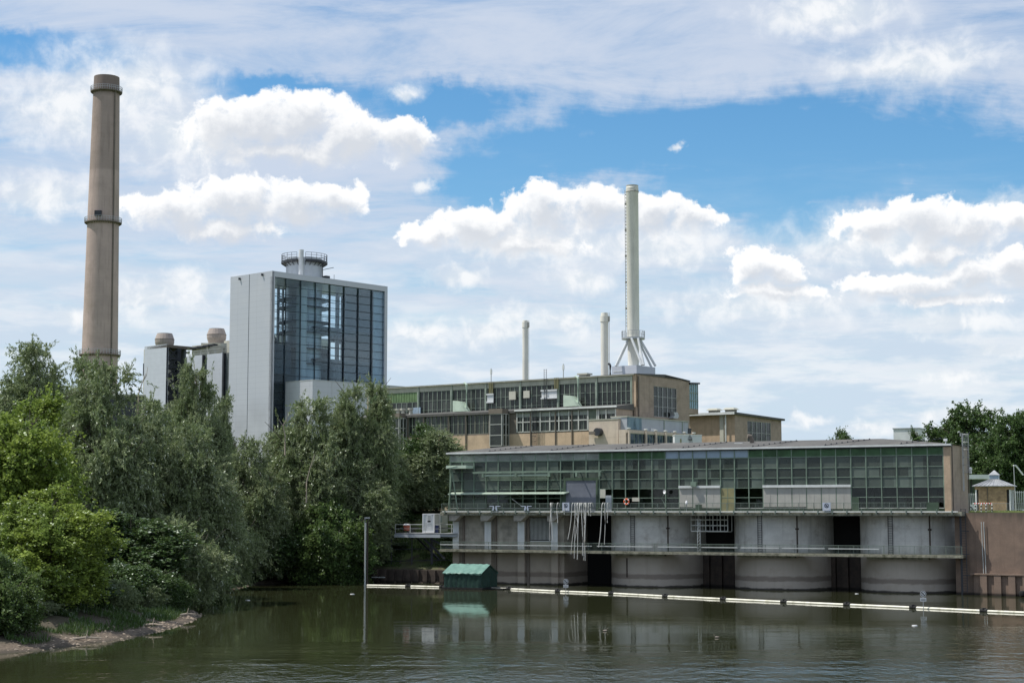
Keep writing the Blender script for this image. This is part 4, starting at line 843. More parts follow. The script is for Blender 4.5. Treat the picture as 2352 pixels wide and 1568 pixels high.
    for x, y0, y1 in ((1124, 878, 904), (1274, 863, 893)):
        m = MB()
        for k in range(3): m.tube([MF.P(MF.a(x, y0, .4) + .32 * k, .35, MF.z(x, y1, .4)), MF.P(MF.a(x, y0, .4) + .32 * k, .35, min(MF.z(x, y0, .4), zT + .1))], .1, 6)
        part('yellow_pipe', m, K['ochre'], b)
    for x, y in ((1057, 940), (1312, 928)):
        q = MF.a(x, y, 1.2); zb = MF.z(x, y, 1.2) - .4; m = MB()
        m.poly(MF, [(q - 1.0, zb), (q + 1.7, zb), (q + .4, zb + 1.7), (q - 1.0, zb + 1.9)], .4, 2.0); m.tube([MF.P(q + 1.2, 1.0, zb + .6), MF.P(q + 1.2, 1.0, zb + 4.6), MF.P(q + .7, 1.0, zb + 4.9)], .2, 8)
        part('roof_duct', m, K['pale_green'], b)
    # lower storey
    bays = [(1125, 1172, o2 + 1.9), (889, 930, o2 + 1.9)]
    m = MB(); zb1 = MF.z(1250, 992, o2); zw1 = MF.z(1300, 941, o2)
    wins = []
    r = [1175, 1209, 1243, 1277.5]
    CL = [1487, 1550, 1640, 1730, 1830, 1925, 2030, 2130, 2230, 2340]
    xr = [(1500 + c * .3827) * .5742 for c in CL] + [(2300 + c * .4146) * .5742 for c in (125, 215, 303, 395)]
    xl = [(1500 + c * .3827) * .5742 for c in (352, 430, 515, 590, 687, 775, 868, 955, 1045, 1135, 1190)]
    R_ = [MF.a(x, 970, o2) for x in xr]; L_ = [MF.a(x, 990, o2) for x in xl]
    zr0, zr1 = MF.z(1250, 989, o2), MF.z(1250, 945.5, o2); zl0, zl1 = MF.z(1060, 997, o2), MF.z(1060, 951, o2)
    holes = [(R_[i] + .06, R_[i + 1] - .06, zr0, zr1) for i in range(len(R_) - 1)] + [(L_[i] + .06, L_[i + 1] - .06, zl0, zl1) for i in range(len(L_) - 1)]
    zsp = min(zr0, zl0) - .25
    m.walls(MF, aLf, a2 - .02, zsp, zl - .55, o2 - .35, o2, holes); part('upper_wall', m, K['dbrown'], b)
    m = MB(); m.box(MF, aLf, a2 - .02, o2 - .35, o2 + .05, GZ, zsp - .002); part('brick_wall', m, K['brick'], b)
    m = MB(); m.box(MF, a2 - .3, a2, .25, o2 + .04, GZ, zl - .02); part('return_wall', m, K['brick_shade'], b)
    for k, hs in enumerate(holes):
        w = glazed(MF, b, hs[0], hs[1], o2 - .05, hs[2], hs[3], 2 if k < len(R_) - 1 else 2, [(hs[2] + hs[3]) / 2], K['hallglass'], K['hframe'], .028)
        if k < len(R_) - 1:
            m = MB(); m.box(MF, hs[0] + .1, hs[1] - .1, o2 - .02, o2 - .005, hs[3] - (hs[3] - hs[2]) * .24, hs[3] - .05); part('blind', m, K['cab'], w)
    m = MB()
    for i, a in enumerate(R_): m.box(MF, a - .1, a + .1, o2 + .003, o2 + .12, zr0 - .1, zr1 + .1)
    m.box(MF, R_[0], R_[-1], o2 + .002, o2 + .1, zr0 - .16, zr0 - .05); m.box(MF, R_[0], R_[-1], o2 + .002, o2 + .1, zr1 + .05, zr1 + .15); m.box(MF, R_[0], R_[8], o2 + .002, o2 + .1, (zr0 + zr1) / 2 - .1, (zr0 + zr1) / 2 + .08); part('window_surround', m, K['whframe'], b)
    for a in [L_[i] for i in (0, 2, 5, 7)] + [MF.a(x, 980, o2) for x in (1164, 1220, 1277, 1315)]:
        m = MB(); m.tube([MF.P(a, o2 + .17, GZ), MF.P(a, o2 + .17, zl - .4)], .1, 6); part('downpipe_or_shade', m, K['dbrown'], b)
    m = MB(); m.prism([MF.P(aLf, o2 + .35, zl - .5), MF.P(a2 + .2, o2 + .35, zl - .5), MF.P(a2 + .2, .26, zl - .5), MF.P(aLf, .26, zl - .5)], [MF.P(aLf, o2 + .35, zl - .1), MF.P(a2 + .2, o2 + .35, zl - .1), MF.P(a2 + .2, .26, zl + .5), MF.P(aLf, .26, zl + .5)]); lr = part('lower_roof', m, K['roof'], b)
    m = MB(); m.box(MF, MF.a(1185, 935, o2), a2 + .25, o2 + .353, o2 + .5, zl - .25, zl + .0); part('gutter', m, K['fascia'], lr)
    m = MB(); rail(m, MF, MF.a(1200, 935, o2), MF.a(1440, 935, .8), .9, zl + .35, 1.1, 2.5, 0, .025, mid=True); ladder(m, MF, MF.a(1232, 950, o2), o2 + .4, GZ, zl + 1.8, .5, .3, cage=True); ladder(m, MF, MF.a(1255, 900, .2), .5, zL, zT + 1.6, .5, .3); part('roof_railing', m, K['dsteel'], b)
    for x0, x1, oo in bays:
        q0, q1 = MF.a(x0, 980, oo), MF.a(x1 - (20 if x0 > 1000 else 17), 980, oo); q1 = MF.a(1153 if x0 > 1000 else 917, 980, oo); zz1 = zl - .1
        m = MB(); m.box(MF, q0, q1, o2 + .06, oo - .1, GZ, zz1 - .5); bb = part('bay', m, K['dsteel'], b)
        m = MB(); m.box(MF, q0 - .15, q1 + .15, o2 + .36, oo + .15, zz1 - .498, zz1 + .3); part('bay_roof', m, K['dbrown'], bb)
        zlow = MF.z(1140, 1024, oo); hh = [zlow + (zz1 - .5 - zlow) * k for k in (1 / 3, 2 / 3)]
        glazed(MF, bb, q0, q1, oo, zlow, zz1 - .5, 2 if x0 < 1000 else 1, hh, K['hallglass'], K['whframe'], .1)
        S = Frame(MF.P(q1, 0, 0).xy, (-MF.n.x, -MF.n.y)); glazed(S, bb, -oo + .05, -o2 - .1, .1, zlow, zz1 - .5, 2, hh, K['hallglass'], K['whframe'], .1)
    # clutter on the lower roof at far left
    for x in (905, 915, 926, 943):
        m = MB(); q = MF.a(x, 940, 2); m.lathe(MF.P(q, 2, 0).xy, [(.28, zl + .2), (.28, zl + 1.0), (.5, zl + 1.05), (.5, zl + 1.35)], 10); part('roof_vent_cowl', m, K['bcream'], lr)
    m = MB(); q = MF.a(948, 930, .3); m.box(MF, q, q + 1.7, .1, .3, zL + .3, zL + 2.2); part('wall_box', m, K['bluepane'], b)
    # glass stair bay at the far end
    q1 = ME.a(1604, 900); m = MB(); zc0 = ME.z(1590, 938)
    m.box(ME, aE_ + .02, q1, -5, -.05, ME.z(1590, 950), zc0); gb = part('stair_bay', m, K['brick_shade'], b)
    zc1 = ME.z(1583, 878) - .3; zc2 = ME.z(1604, 882)
    m = MB(); m.poly(ME, [(aE_ + .02, zc0), (q1, zc0), (q1, zc2), (aE_ + .02, zc1)], -4, -.1); gw = part('window', m, G['blue'], gb)
    m = MB()
    for k in range(5): a = aE_ + .1 + (q1 - aE_ - .2) * k / 4; m.box(ME, a - .05, a + .05, -.095, 0, zc0, zc1 + (zc2 - zc1) * k / 4)
    for z in (zc0 + (zc1 - zc0) * .33, zc0 + (zc1 - zc0) * .66): m.box(ME, aE_, q1, -.09, .01, z - .06, z + .06)
    part('frame', m, K['hframe'], gw)
    m = MB(); m.poly(ME, [(aE_ - .1, zc1), (q1 + .2, zc2 - .02), (q1 + .2, zc2 + .25), (aE_ - .1, zc1 + .3)], -5, .25); part('bay_roof', m, K['dsteel'], gb)
    m = MB(); q = ME.a(1549, 955, .6); zz = ME.z(1549, 955, .6); m.poly(ME, [(q - .9, zz - .4), (q + .6, zz - .4), (q + 1.0, zz), (q + .6, zz + .6), (q - .7, zz + .6), (q - .3, zz + .1)], .05, .9); part('vent_hood', m, K['steel'], b)
    return b, o2, a2, zl, zT, aE_, zL, gt
HALL, o2, a2, zl, zT, hE, zL, zRidge = build_hall()
# roof things on the hall
for x, y, l in ((1211 , 860, 'thin antenna mast on the hall roof by the left yellow pipes'), (1294, 858, 'thin antenna mast on the hall roof right of the right yellow pipes')):
    q = MF.a(x if x > 1250 else 1128, 880, -.5); m = MB(); m.tube([MF.P(q, -.5, zT), MF.P(q, -.5, zT + 2.4)], .09, 6); m.box(MF, q - .15, q + .15, -.6, -.4, zT + 1.4, zT + 2.2); solo('antenna_mast', m, K['fascia'], l, 'antenna', 'antenna masts on the hall roof')
m = MB(); q = MF.a(1402, 845, -1.6); m.tube([MF.P(q, -1.6, zT), MF.P(q, -1.6, zT + 1.7), MF.P(q - .15, -1.6, zT + 2.0), MF.P(q - .4, -1.6, zT + 2.05)], .18, 8); solo('exhaust_pipe', m, K['dsteel'], 'short dark bent exhaust pipe left of the middle cream chimney', 'exhaust pipe', smooth=True)
for x, l in ((1343, 'low pale roof cowl on the hall roof left of the exhaust pipe'), (1352 + 200, 'low pale roof cowl near the gable of the hall')):
    if x > 1500: continue
    q = MF.a(x, 850, -2); m = MB(); m.box(MF, q - .7, q + .7, -2.6, -1.4, zT, zT + .5); m.box(MF, q - 1.0, q + 1.0, -2.8, -1.2, zT + .5, zT + .75); solo('roof_cowl', m, K['bcream'], l, 'roof cowl')
# ------------------------------------------------------------------ beige block with round vent, grey wing, low row
oB = solve_o(MF, MF.a(1420, 1000, o2), 1420, 5, 6) ; oB = o2 + 3.6
b0, b1 = MF.a(1352.5, 990, oB), MF.a(1420, 990, oB); zB = MF.z(1420, 962.5, oB)
t = thing('concrete_block', 'beige concrete block with a dark round vent in front of the hall', 'building', MF.P((b0 + b1) / 2, oB - 2, GZ))
m = MB(); m.box(MF, b0, b1, o2 + .3, oB, GZ, zB); part('wall', m, K['stucco'], t)
m = MB(); m.box(MF, b0 - .08, b1 + .08, o2 + .52, oB + .08, zB + .002, zB + .14); part('roof', m, K['hedge'], t)
m = MB(); q, zz = MF.px(1378, 992, oB); c = MF.P(q, oB, zz)
m.tube([MF.P(q, oB, zz), MF.P(q, oB + .9, zz)], .62, 16); v = part('vent', m, K['dsteel'], t); m = MB()
m.box(MF, q - 1.5, q - .3, oB + .3, oB + .9, zz - .35, zz + .1); part('vent_duct', m, K['dbrown'], v)
wg = b1 + .0                                                   # wing faces the hall end: plane offset along u
WG = Frame(MF.P(0, 0, 0).xy, ME.u)
def wing(off_a, o_front, o_back): return None
EW = ME                                                        # a-> +perp, o -> along +u of MF
oG = 3.2; q0 = EW.a(1440, 980, oG); q1 = EW.a(1581, 980, oG); zt0 = EW.z(1443, 957.5, oG)
t = thing('grey_clad_wing', 'low blue-grey metal clad wing along the end of the hall', 'building', EW.P((q0 + q1) / 2, oG - 2, GZ))
m = MB(); m.box(EW, q0, q1, .3, oG, GZ, zt0); part('wall', m, K['band'], t)
m = MB(); m.box(EW, q0 - .1, q1 + .1, .25, oG + .12, zt0 + .002, zt0 + .16); part('roof', m, K['hedge'], t)
m = MB(); q = EW.a(1443, 980, oG + .2); qa = EW.a(1472, 980, oG); m.box(EW, q0 + .1, qa, oG + .002, oG + .15, EW.z(1450, 986, oG), zt0 - .05); part('window', m, G['blue'], t)
for x in (1472, 1525, 1567):
    m = MB(); q = EW.a(x, 980, oG); m.box(EW, q - .06, q + .06, oG + .002, oG + .1, GZ, zt0); part('seam_post', m, K['hframe'], t)
for x0, x1, y0, y1, mm in ((1493.5, 1502, 983, 992, K['white']), (1580, 1587, 983, 995, K['dsteel']), (1540, 1547, 991, 998, K['steel'])):
    m = MB(); qa, qb = EW.a(x0, 985, oG), EW.a(x1, 985, oG); m.box(EW, qa, qb, oG + .002, oG + .1, EW.z(x0, y1, oG), EW.z(x0, y0, oG)); part('hatch', m, mm, t)
oR = oG + 1.6; q0 = EW.a(1441.5, 1000, oR); q1 = EW.a(1598, 1000, oR); ztr = EW.z(1443, 986, oR); zwt = EW.z(1443, 993.5, oR)
t = thing('window_row_annexe', 'tan annexe with a row of bluish windows between pilasters above the pump house roof', 'building', EW.P((q0 + q1) / 2, oR - 1, GZ))
m = MB(); m.box(EW, q0, q1, oG + .02, oR - .3, GZ, ztr); m.box(EW, q0, q1, oR - .298, oR, zwt, ztr + .0); part('wall', m, K['stucco'], t)
xs = [1443, 1482, 1505, 1527.5, 1549, 1571, 1592]
Q = [EW.a(x, 1000, oR) for x in xs]
for i in range(6):
    m = MB(); m.box(EW, Q[i] + .15, Q[i + 1] - .15, oR - .29, oR - .15, GZ + 2, zwt - .003); w = part('window', m, G['win'] if i < 5 else K['dsteel'], t)
    m = MB()
    for k in range(4 if i == 0 else 3): a = Q[i] + .15 + (Q[i + 1] - Q[i] - .3) * (k + .5) / (4 if i == 0 else 3); m.box(EW, a - .035, a + .035, oR - .148, oR - .1, GZ + 2, zwt - .003)
    m.box(EW, Q[i] + .155, Q[i + 1] - .155, oR - .147, oR - .11, zwt - .1, zwt - .004); m.box(EW, Q[i] + .155, Q[i + 1] - .155, oR - .147, oR - .11, zwt - 1.7, zwt - 1.62); part('frame', m, K['hframe'], w)
for a in Q:
    m = MB(); m.box(EW, a - .15, a + .15, oR + .003, oR + .28, GZ, ztr + .12); pp = part('pilaster', m, K['stucco'], t)
    m = MB(); m.box(EW, a - .22, a + .22, oR - .1, oR + .35, ztr + .125, ztr + .3); part('pilaster_cap', m, K['fascia'], pp)
# white roof container with fan
p = at_depth(1550, 1018, 246); RF = Frame((p.x, p.y), (1, 0)); w = RF.a(1612, 1010); z1 = RF.z(1580, 999.5)
t = thing('white_cabin', 'white box cabin behind the pump house roof with a thin pipe frame on its front', 'cabin', RF.P(w / 2, -1.5, z1 - 4)); m = MB(); m.box(RF, 0, w, -3, 0, GZ, z1); part('body', m, K['white'], t)
m = MB(); a = w * .56; m.beam(RF.P(a, .1, z1 + .3), RF.P(a, .1, z1 - 1.3), .06); m.ring(RF.P(a, .1, 0).xy, .2, .3, z1 - .6, z1 - .55, 12); m.tube([RF.P(a + .28 * math.cos(s), .12, z1 - .45 + .28 * math.sin(s)) for s in np.linspace(0, 6.3, 13)], .035, 5); m.beam(RF.P(a, .1, z1 - 1.2), RF.P(a + .35, .1, z1 - 1.2), .05); m.beam(RF.P(a + .3, .1, z1 - .5), RF.P(a + .3, .1, z1 - 1.5), .05); part('pipe_frame', m, K['dsteel'], t)
m = MB(); m.box(RF, w * .2, w * .24, .003, .1, z1 - 2.5, z1 - .5); part('post', m, K['ochre'], t)
m = MB(); m.box(RF, -.06, w + .06, -3.06, .06, z1 + .002, z1 + .1); part('roof', m, K['signw'], t)
# low brick building on the right
kp = at_depth(1688, 1000, 287); KF = Frame((kp.x, kp.y), (.8065, -.591)); KE = KF.side()
k0 = KF.a(1575, 980); zk = KF.z(1688, 951); ke = KE.a(1795, 990); zks = KE.z(1795, 966)
t = thing('low_brick_building', 'low tan brick building with dark grid window at the right end of the works', 'building', KF.P(-5, -8, GZ))
hl = (KE.a(1717, 990), KE.a(1770.5, 990), KE.z(1740, 1020), KE.z(1717, 966))
m = MB(); m.box(KF, k0, -.02, -.4, 0, GZ, zk); part('front_wall', m, K['brick'], t)
m = MB(); m.walls(KE, .01, ke, GZ, zks, -.4, 0, [hl]); m.poly(KE, [(.01, zks + .001), (ke, zks + .001), (ke * .35, zk), (.01, zk)], -.4, 0); part('end_wall', m, K['brick_shade'], t)
glazed(KE, t, hl[0], hl[1], -.08, hl[2], hl[3], 5, [hl[2] + (hl[3] - hl[2]) * .5], K['hallglass'], K['whframe'], .06)
m = MB(); m.prism([KF.P(k0, 1.0, zk), KF.P(.5, 1.0, zk), KF.P(.5, -ke - .5, zks), KF.P(k0, -ke - .5, zks)], [KF.P(k0, 1.0, zk + .35), KF.P(.5, 1.0, zk + .35), KF.P(.5, -ke - .5, zks + .35), KF.P(k0, -ke - .5, zks + .35)]); rf = part('roof', m, K['roof'], t)
m = MB(); m.box(KF, k0, .52, 1.003, 1.1, zk - .05, zk + .38); part('fascia', m, K['fascia'], rf)
m = MB(); q = KF.a(1659, 1000, .02); m.box(KF, q - .35, q + .4, .003, .3, GZ, zk - .02); part('pilaster', m, K['bcream'], t)
m = MB(); q = KF.a(1668, 1000, .3); m.tube([KF.P(q, .45, GZ), KF.P(q, .45, zk - .05)], .14, 6); part('downpipe_or_shade', m, K['fascia'], t)
for x, y, l in ((1641, 951, 'left dark-topped roof cowl on the low brick building'), (1679, 949, 'right dark-topped roof cowl on the low brick building')):
    q = KF.a(x, 950, -3); m = MB(); m.box(KF, q - .8, q + .8, -3.7, -2.3, zk + .1, zk + 1.0); m.prism([KF.P(q - 1.2, -2, zk + 1.0), KF.P(q + 1.2, -2, zk + 1.0), KF.P(q + 1.2, -4, zk + 1.0), KF.P(q - 1.2, -4, zk + 1.0)], [KF.P(q - .8, -2.4, zk + 1.35), KF.P(q + .8, -2.4, zk + 1.35), KF.P(q + .8, -3.6, zk + 1.35), KF.P(q - .8, -3.6, zk + 1.35)]); solo('roof_cowl', m, K['hedge'], l, 'roof cowl', 'cowls on the low brick building')
# ------------------------------------------------------------------ tall cream chimney on tripod
sp = at_depth(1462, 838, 276); SF = Frame((sp.x, sp.y), (.8065, -.591)); SE = SF.side(); zS = sp.z
s0 = SF.a(1405, 845); s1 = SE.a(1505, 845); zb = zT - .6
t = thing('tripod_chimney', 'tallest cream steel chimney standing on splayed struts above the hall roof', 'chimney', SF.P(s0 / 2, -s1 / 2, zb))
m = MB(); m.box(SF, s0, 0, -s1, 0, zb, zS); part('base_box', m, K['bclad'], t)
m = MB(); rail(m, SF, s0 * .55, -.2, .8, zT + .1, 1.0, 1.2, 0, .03, mid=True); m.box(SF, s0 * .93, s0 * .55, .002, .05, zS - 1.0, zS - .9); part('railing', m, K['lrail'], t)
cx = at_depth(1455, 838, 279); c = (cx.x, cx.y); D = 279; Z = lambda y: at_depth(1453, y, D).z; W = lambda px_: px_ / 2 / F * D
zpl = Z(776)
m = MB(); m.lathe(c, [(W(25), zS - .3), (W(27), zpl - .8), (W(27.5), zpl), (W(28.5), zpl + 2), (W(28.5), Z(445)), (W(29.5), Z(444)), (W(29.5), Z(432)), (W(28), Z(431)), (W(28), Z(428))], 40); sh = part('shaft', m, K['cream'], t, smooth=True)
m = MB(); m.lathe(c, [(W(29.9), Z(442.5)), (W(30.6), Z(442)), (W(30.6), Z(439)), (W(29.9), Z(438.5))], 40, cap=False); m.lathe(c, [(W(26), Z(428)), (W(28.6), Z(428)), (W(28.6), Z(426.4)), (W(26), Z(426.4))], 40); part('top_band', m, K['creamtop'], sh, smooth=True)
m = MB(); m.ring(c, W(24), W(54), zpl - .25, zpl + .05, 36)
for k in range(18):
    th = k * math.pi / 9; m.beam((c[0] + W(53) * math.cos(th), c[1] + W(53) * math.sin(th), zpl), (c[0] + W(53) * math.cos(th), c[1] + W(53) * math.sin(th), zpl + 1.1), .07)
for h_ in (.55, 1.1): m.ring(c, W(52.5), W(53.5), zpl + h_, zpl + h_ + .06, 36)
part('platform', m, K['steel'], t)
q = zS
for dx0, dx1, dy in ((-12, -45, -1.6), (-10, -41, 1.6), (14, 46, -1.6), (12, 41, 1.6), (-6, 13, -3.6), (9, 17, -3.6)):
    m = MB(); m.tube([(c[0] + dx0 / F * D, c[1] + dy * .5, zpl - .2), (c[0] + (dx1 - 0) / F * D + 0.2, c[1] + dy, zS - .05)], .21, 8); part('strut', m, K['white'], t, smooth=True)
m = MB(); fr = WF
for k in range(40):
    z_ = zpl + 2 + k * (Z(440) - zpl - 2) / 40; m.box(WF, c[0] - W(28.5) - .22, c[0] - W(28.5) + .15, -c[1] - .2, -c[1] + .2, z_, z_ + .06)
m.beam((c[0] - W(28.5) - .2, c[1], zpl), (c[0] - W(28.5) - .2, c[1], Z(437)), .09)
for y in (470, 530, 590, 650, 710): m.box(WF, c[0] - W(28.5) - .28, c[0] - W(28.5) + .2, -c[1] - .2, -c[1] + .2, Z(y), Z(y) + .3)
part('ladder', m, K['creamtop'], t)
def cream_stack(x, ytop, yband, wpx, dep, lab, ybase=880):
    c = at_depth(x, 860, dep); c = (c.x, c.y); Z = lambda y: at_depth(x, y, dep).z; W = lambda p_: p_ / 2 / F * dep
    t = thing('cream_chimney', lab, 'chimney', (c[0], c[1], zT - .5), 'cream steel chimneys on the hall roof')
    m = MB(); m.lathe(c, [(W(wpx), zT - .5), (W(wpx * .98), Z(yband)), (W(wpx * .98), Z(yband - 1)), (W(wpx * .9), Z(ytop + 2)), (W(wpx * .86), Z(ytop))], 28); part('shaft', m, K['cream'], t, smooth=True)
    m = MB(); m.lathe(c, [(W(wpx * .96), Z(yband)), (W(wpx * 1.12), Z(yband)), (W(wpx * 1.1), Z(yband - 13)), (W(wpx * .9), Z(yband - 13))], 28, cap=False); part('collar', m, K['cream'], t, smooth=True)
    m = MB(); m.beam((c[0] + W(wpx) + .12, c[1] - .3, zT), (c[0] + W(wpx) + .12, c[1] - .3, Z(ytop)), .09); m.box(WF, c[0] + W(wpx) - .1, c[0] + W(wpx) + .25, -c[1] + .2, -c[1] + .5, Z(yband - 1), Z(yband - 12)); part('ladder', m, K['creamtop'], t)
cream_stack(1389, 718.5, 739, 18, 284, 'middle height cream chimney left of the tripod chimney')
cream_stack(1206.5, 736, 752.5, 13.2, 300, 'thin cream chimney farthest left on the hall roof')
# ================================================================== TALL CONCRETE CHIMNEY
D = 430; c0 = at_depth(227, 900, D); c = (c0.x, c0.y); Z = lambda y: at_depth(240, y, D).z; W = lambda p_: p_ / 2 / F * D * 1.0
t = thing('concrete_chimney', 'very tall brown concrete chimney with three ring platforms, far left', 'chimney', (c[0], c[1], GZ))
m = MB(); m.lathe(c, [(W(84), GZ), (W(81.5), Z(815)), (W(72), Z(512)), (W(60.5), Z(212)), (W(58.2), Z(178)), (W(54), Z(178)), (W(52), Z(190))], 56); sh = part('shaft', m, K['chim'], t, smooth=True)
m = MB(); th = R(-62)
for th in (R(-38),):
    pts = [(c[0] + (W(w_) + .12) * math.cos(th), c[1] + (W(w_) + .12) * math.sin(th), Z(y)) for w_, y in ((82, 850), (72, 512), (60.5, 212))]; m.tube(pts, .22, 6)
part('cable_duct', m, K['dbrown'], sh)
for y, w_ in ((212, 60.5), (512, 72.5), (815, 82)):
    m = MB(); z_ = Z(y); m.ring(c, W(w_) - .2, W(w_) + .68, z_ - .2, z_ + .05, 44)
    for k in range(44): a = k * math.pi / 22; m.beam((c[0] + (W(w_) + .1) * math.cos(a), c[1] + (W(w_) + .1) * math.sin(a), z_ - .55), (c[0] + (W(w_) + .6) * math.cos(a), c[1] + (W(w_) + .7) * math.sin(a), z_ - .2), .12)
    p_ = part('ring_platform', m, K['dbrown'], t)
    m = MB()
    for h_ in (.6, 1.15): m.ring(c, W(w_) + .64, W(w_) + .72, z_ + h_, z_ + h_ + .08, 44)
    for k in range(44): a = k * math.pi / 22; m.beam((c[0] + (W(w_) + .68) * math.cos(a), c[1] + (W(w_) + .68) * math.sin(a), z_), (c[0] + (W(w_) + .68) * math.cos(a), c[1] + (W(w_) + .68) * math.sin(a), z_ + 1.15), .07)
    part('railing', m, K['steel'], p_)
m = MB(); z_ = Z(498); m.box(WF, c[0] - 1.2, c[0] + .6, -c[1] + W(72) - .3, -c[1] + W(72) + .5, z_ - .5, z_ + .9); part('hatch', m, K['dsteel'], t)
# ================================================================== GLASS BOILER TOWER
def build_tower():
    zt = TL.z(620, 622.5); aW = TL.a(529.5, 640); aR_ = TR.a(890, 700); Wd = -aW; zb = GZ - 1
    b = thing('glass_boiler_tower', 'tall silver boiler tower with a blue glass wall showing the plant inside', 'tower', TR.P(aR_ / 2, aW / 2, zb))
    # left face (solid cladding), roof, back, far end
    m = MB(); m.box(TL, aW, -.0, -.5, 0, zb, zt); lw = part('clad_wall', m, K['towerclad'], b)
    m = MB(); q = TL.a(572, 700); m.box(TL, q - .05, q + .05, .002, .03, zb, zt - .1); part('panel_joint', m, K['towermul'], lw)
    for x, y in ((551, 640.5), (603, 631)): m = MB(); q, z = TL.px(x, y, .1); m.box(TL, q - .14, q + .14, .002, .4, z - .22, z + .22); part('wall_light', m, K['dsteel'], lw)
    m = MB(); m.box(TR, .01, aR_, -Wd, .0, zt - 1.15, zt); rf = part('roof', m, K['towerclad'], b)
    m = MB(); m.box(TR, -.0, .75, -.6, .0, zb, zt - 1.16); m.box(TR, aR_ - .8, aR_, -.6, .0, zb, zt - 1.16); part('edge_frame', m, K['towerclad'], b)
    m = MB(); m.box(TR, aR_ - .4, aR_, -Wd, -.61, zb, zt - 1.16); part('far_wall', m, K['towerdark'], b)
    ob = -Wd + .5
    def H(x0, y0, x1, y1): return (TR.a(x0, 750, ob), TR.a(x1, 750, ob), TR.z((x0 + x1) / 2, y1, ob), TR.z((x0 + x1) / 2, y0, ob))
    holes = [H(600, 660, 638.5, 780), H(642, 664, 650, 790), H(652, 668, 757, 800), H(748, 668, 757, 758), H(759, 673, 774, 764), H(779.5, 676, 790, 766), H(760, 786, 774, 832), H(780, 790, 790, 832)]
    m = MB(); m.walls(TR, .5, aR_ - .4, zb, zt - 1.16, -Wd, ob, [holes[0], holes[1], holes[2], holes[4], holes[5], holes[6], holes[7]]); bw = part('back_wall', m, K['towerdark'], b)
    m = MB()
    z = zt - 1.2
    while z > zt - 22: m.box(TR, .6, aR_ * .95, ob - .3, ob - .2, z - .07, z + .07); z -= 1.65
    part('back_mullions', m, K['towermul'], bw)
    # lit end cell and interior floors
    m = MB()
    for y in (767, 838): zz = TR.z(800, y, -Wd * .6); m.box(TR, aR_ * .42, aR_ - .5, -Wd + .6, -1.2, zz - .25, zz + .1)
    zz = TR.z(640, 795, -Wd * .5); m.box(TR, .8, aR_ * .25, -Wd + .6, -Wd * .25, zz - 6, zz)
    m.box(TR, aR_ * .94, aR_ * .96, -Wd + .6, -2.0, zb, zt - 1.2)
    for a in (.13, .5, .82): m.box(TR, aR_ * a - .22, aR_ * a + .22, -Wd * .75, -Wd * .75 + .45, zb, zt - 1.2)
    m.beam(TR.P(.9, -3, zz + 5), TR.P(4.0, -3, zz + .2), .3); part('inner_frame', m, K['towerdark'], b)
    m = MB(); zq = TR.z(820, 768, -4); m.box(TR, aR_ * .70, aR_ * .97, -4.2, -4, zq, zq + .5); m.box(TR, aR_ * .9, aR_ - .45, -1.0, -.95, zb + 20, zt - 1.3); part('inner_pale_wall', m, K['bluepane'], b)
    # boiler cylinder = roof drum
    cc = TR.P(0, 0, 0); oc = -Wd * .52; ac = TR.a(699, 615, oc); c = TR.P(ac, oc, 0); dep = c.y; Wp = lambda p_: p_ / 2 / F * dep; Z = lambda y: at_depth(699, y, dep).z
    m = MB(); r = Wp(83); n = 72
    m.lathe(c, [(r, zb), (r, Z(596)), (r - .3, Z(595)), (.01, Z(594.5))], n, cap=False); dr = part('drum', m, K['tank'], b, smooth=True)
    m = MB()
    for k in range(n): a = 2 * math.pi * k / n; m.beam((c.x + r * math.cos(a), c.y + r * math.sin(a), zt), (c.x + r * math.cos(a), c.y + r * math.sin(a), Z(597)), .1)
    part('drum_rib', m, K['tank'], dr)
    pc = TR.P(ac, oc, 0) + Vector((-.15, -r - .45, 0))
    m = MB(); m.tube([(pc.x, pc.y, zb), (pc.x, pc.y, Z(581))], Wp(11.5), 16); part('riser_pipe', m, K['white'], dr, smooth=True)
    zp = Z(603); r1 = Wp(107)
    m = MB(); m.ring(c, r + .05, r1, zp - .35, zp + .1, 48, R(-80), R(258))
    for k in range(24): a = R(-80) + R(338) * k / 23; m.beam((c.x + (r1 - .1) * math.cos(a), c.y + (r1 - .1) * math.sin(a), zp), (c.x + (r1 - .1) * math.cos(a), c.y + (r1 - .1) * math.sin(a), zp + 1.5), .07); m.beam((c.x + r * math.cos(a), c.y + r * math.sin(a), zp - 1.0), (c.x + r1 * math.cos(a), c.y + r1 * math.sin(a), zp - .3), .12)
    for h_ in (.5, 1.0, 1.5): m.ring(c, r1 - .13, r1 - .06, zp + h_, zp + h_ + .07, 48, R(-80), R(258))
    part('gallery', m, K['dsteel'], dr)
    m = MB()
    for y in (690, 709, 742, 766, 804, 838):
        z = at_depth(699, y, dep).z; m.ring(c, r + .05, r + 1.7, z - .15, z + .05, 40)
        for h_ in (.6, 1.1): m.ring(c, r + 1.6, r + 1.66, z + h_, z + h_ + .05, 40)
        for k in range(20): a = k * math.pi / 10; m.beam((c.x + (r + 1.62) * math.cos(a), c.y + (r + 1.62) * math.sin(a), z), (c.x + (r + 1.62) * math.cos(a), c.y + (r + 1.62) * math.sin(a), z + 1.1), .06)
    part('drum_platform', m, K['dsteel'], dr)
    m = MB(); q = Wp(20)
    m.tube([(c.x + .2, c.y - r - 1.2, zb), (c.x + .2, c.y - r - 1.2, zt - 2)], 1.15, 20); part('flue', m, K['white'], dr, smooth=True)
    # curtain wall
    m = MB(); m.box(TR, .76, aR_ - .81, -.36, -.30, zb, zt - 1.16); cw = part('curtain_wall', m, G['tower'], b)
    xs = [656, 690.6, 724.5, 758, 791, 823.4, 854.7]
    m = MB()
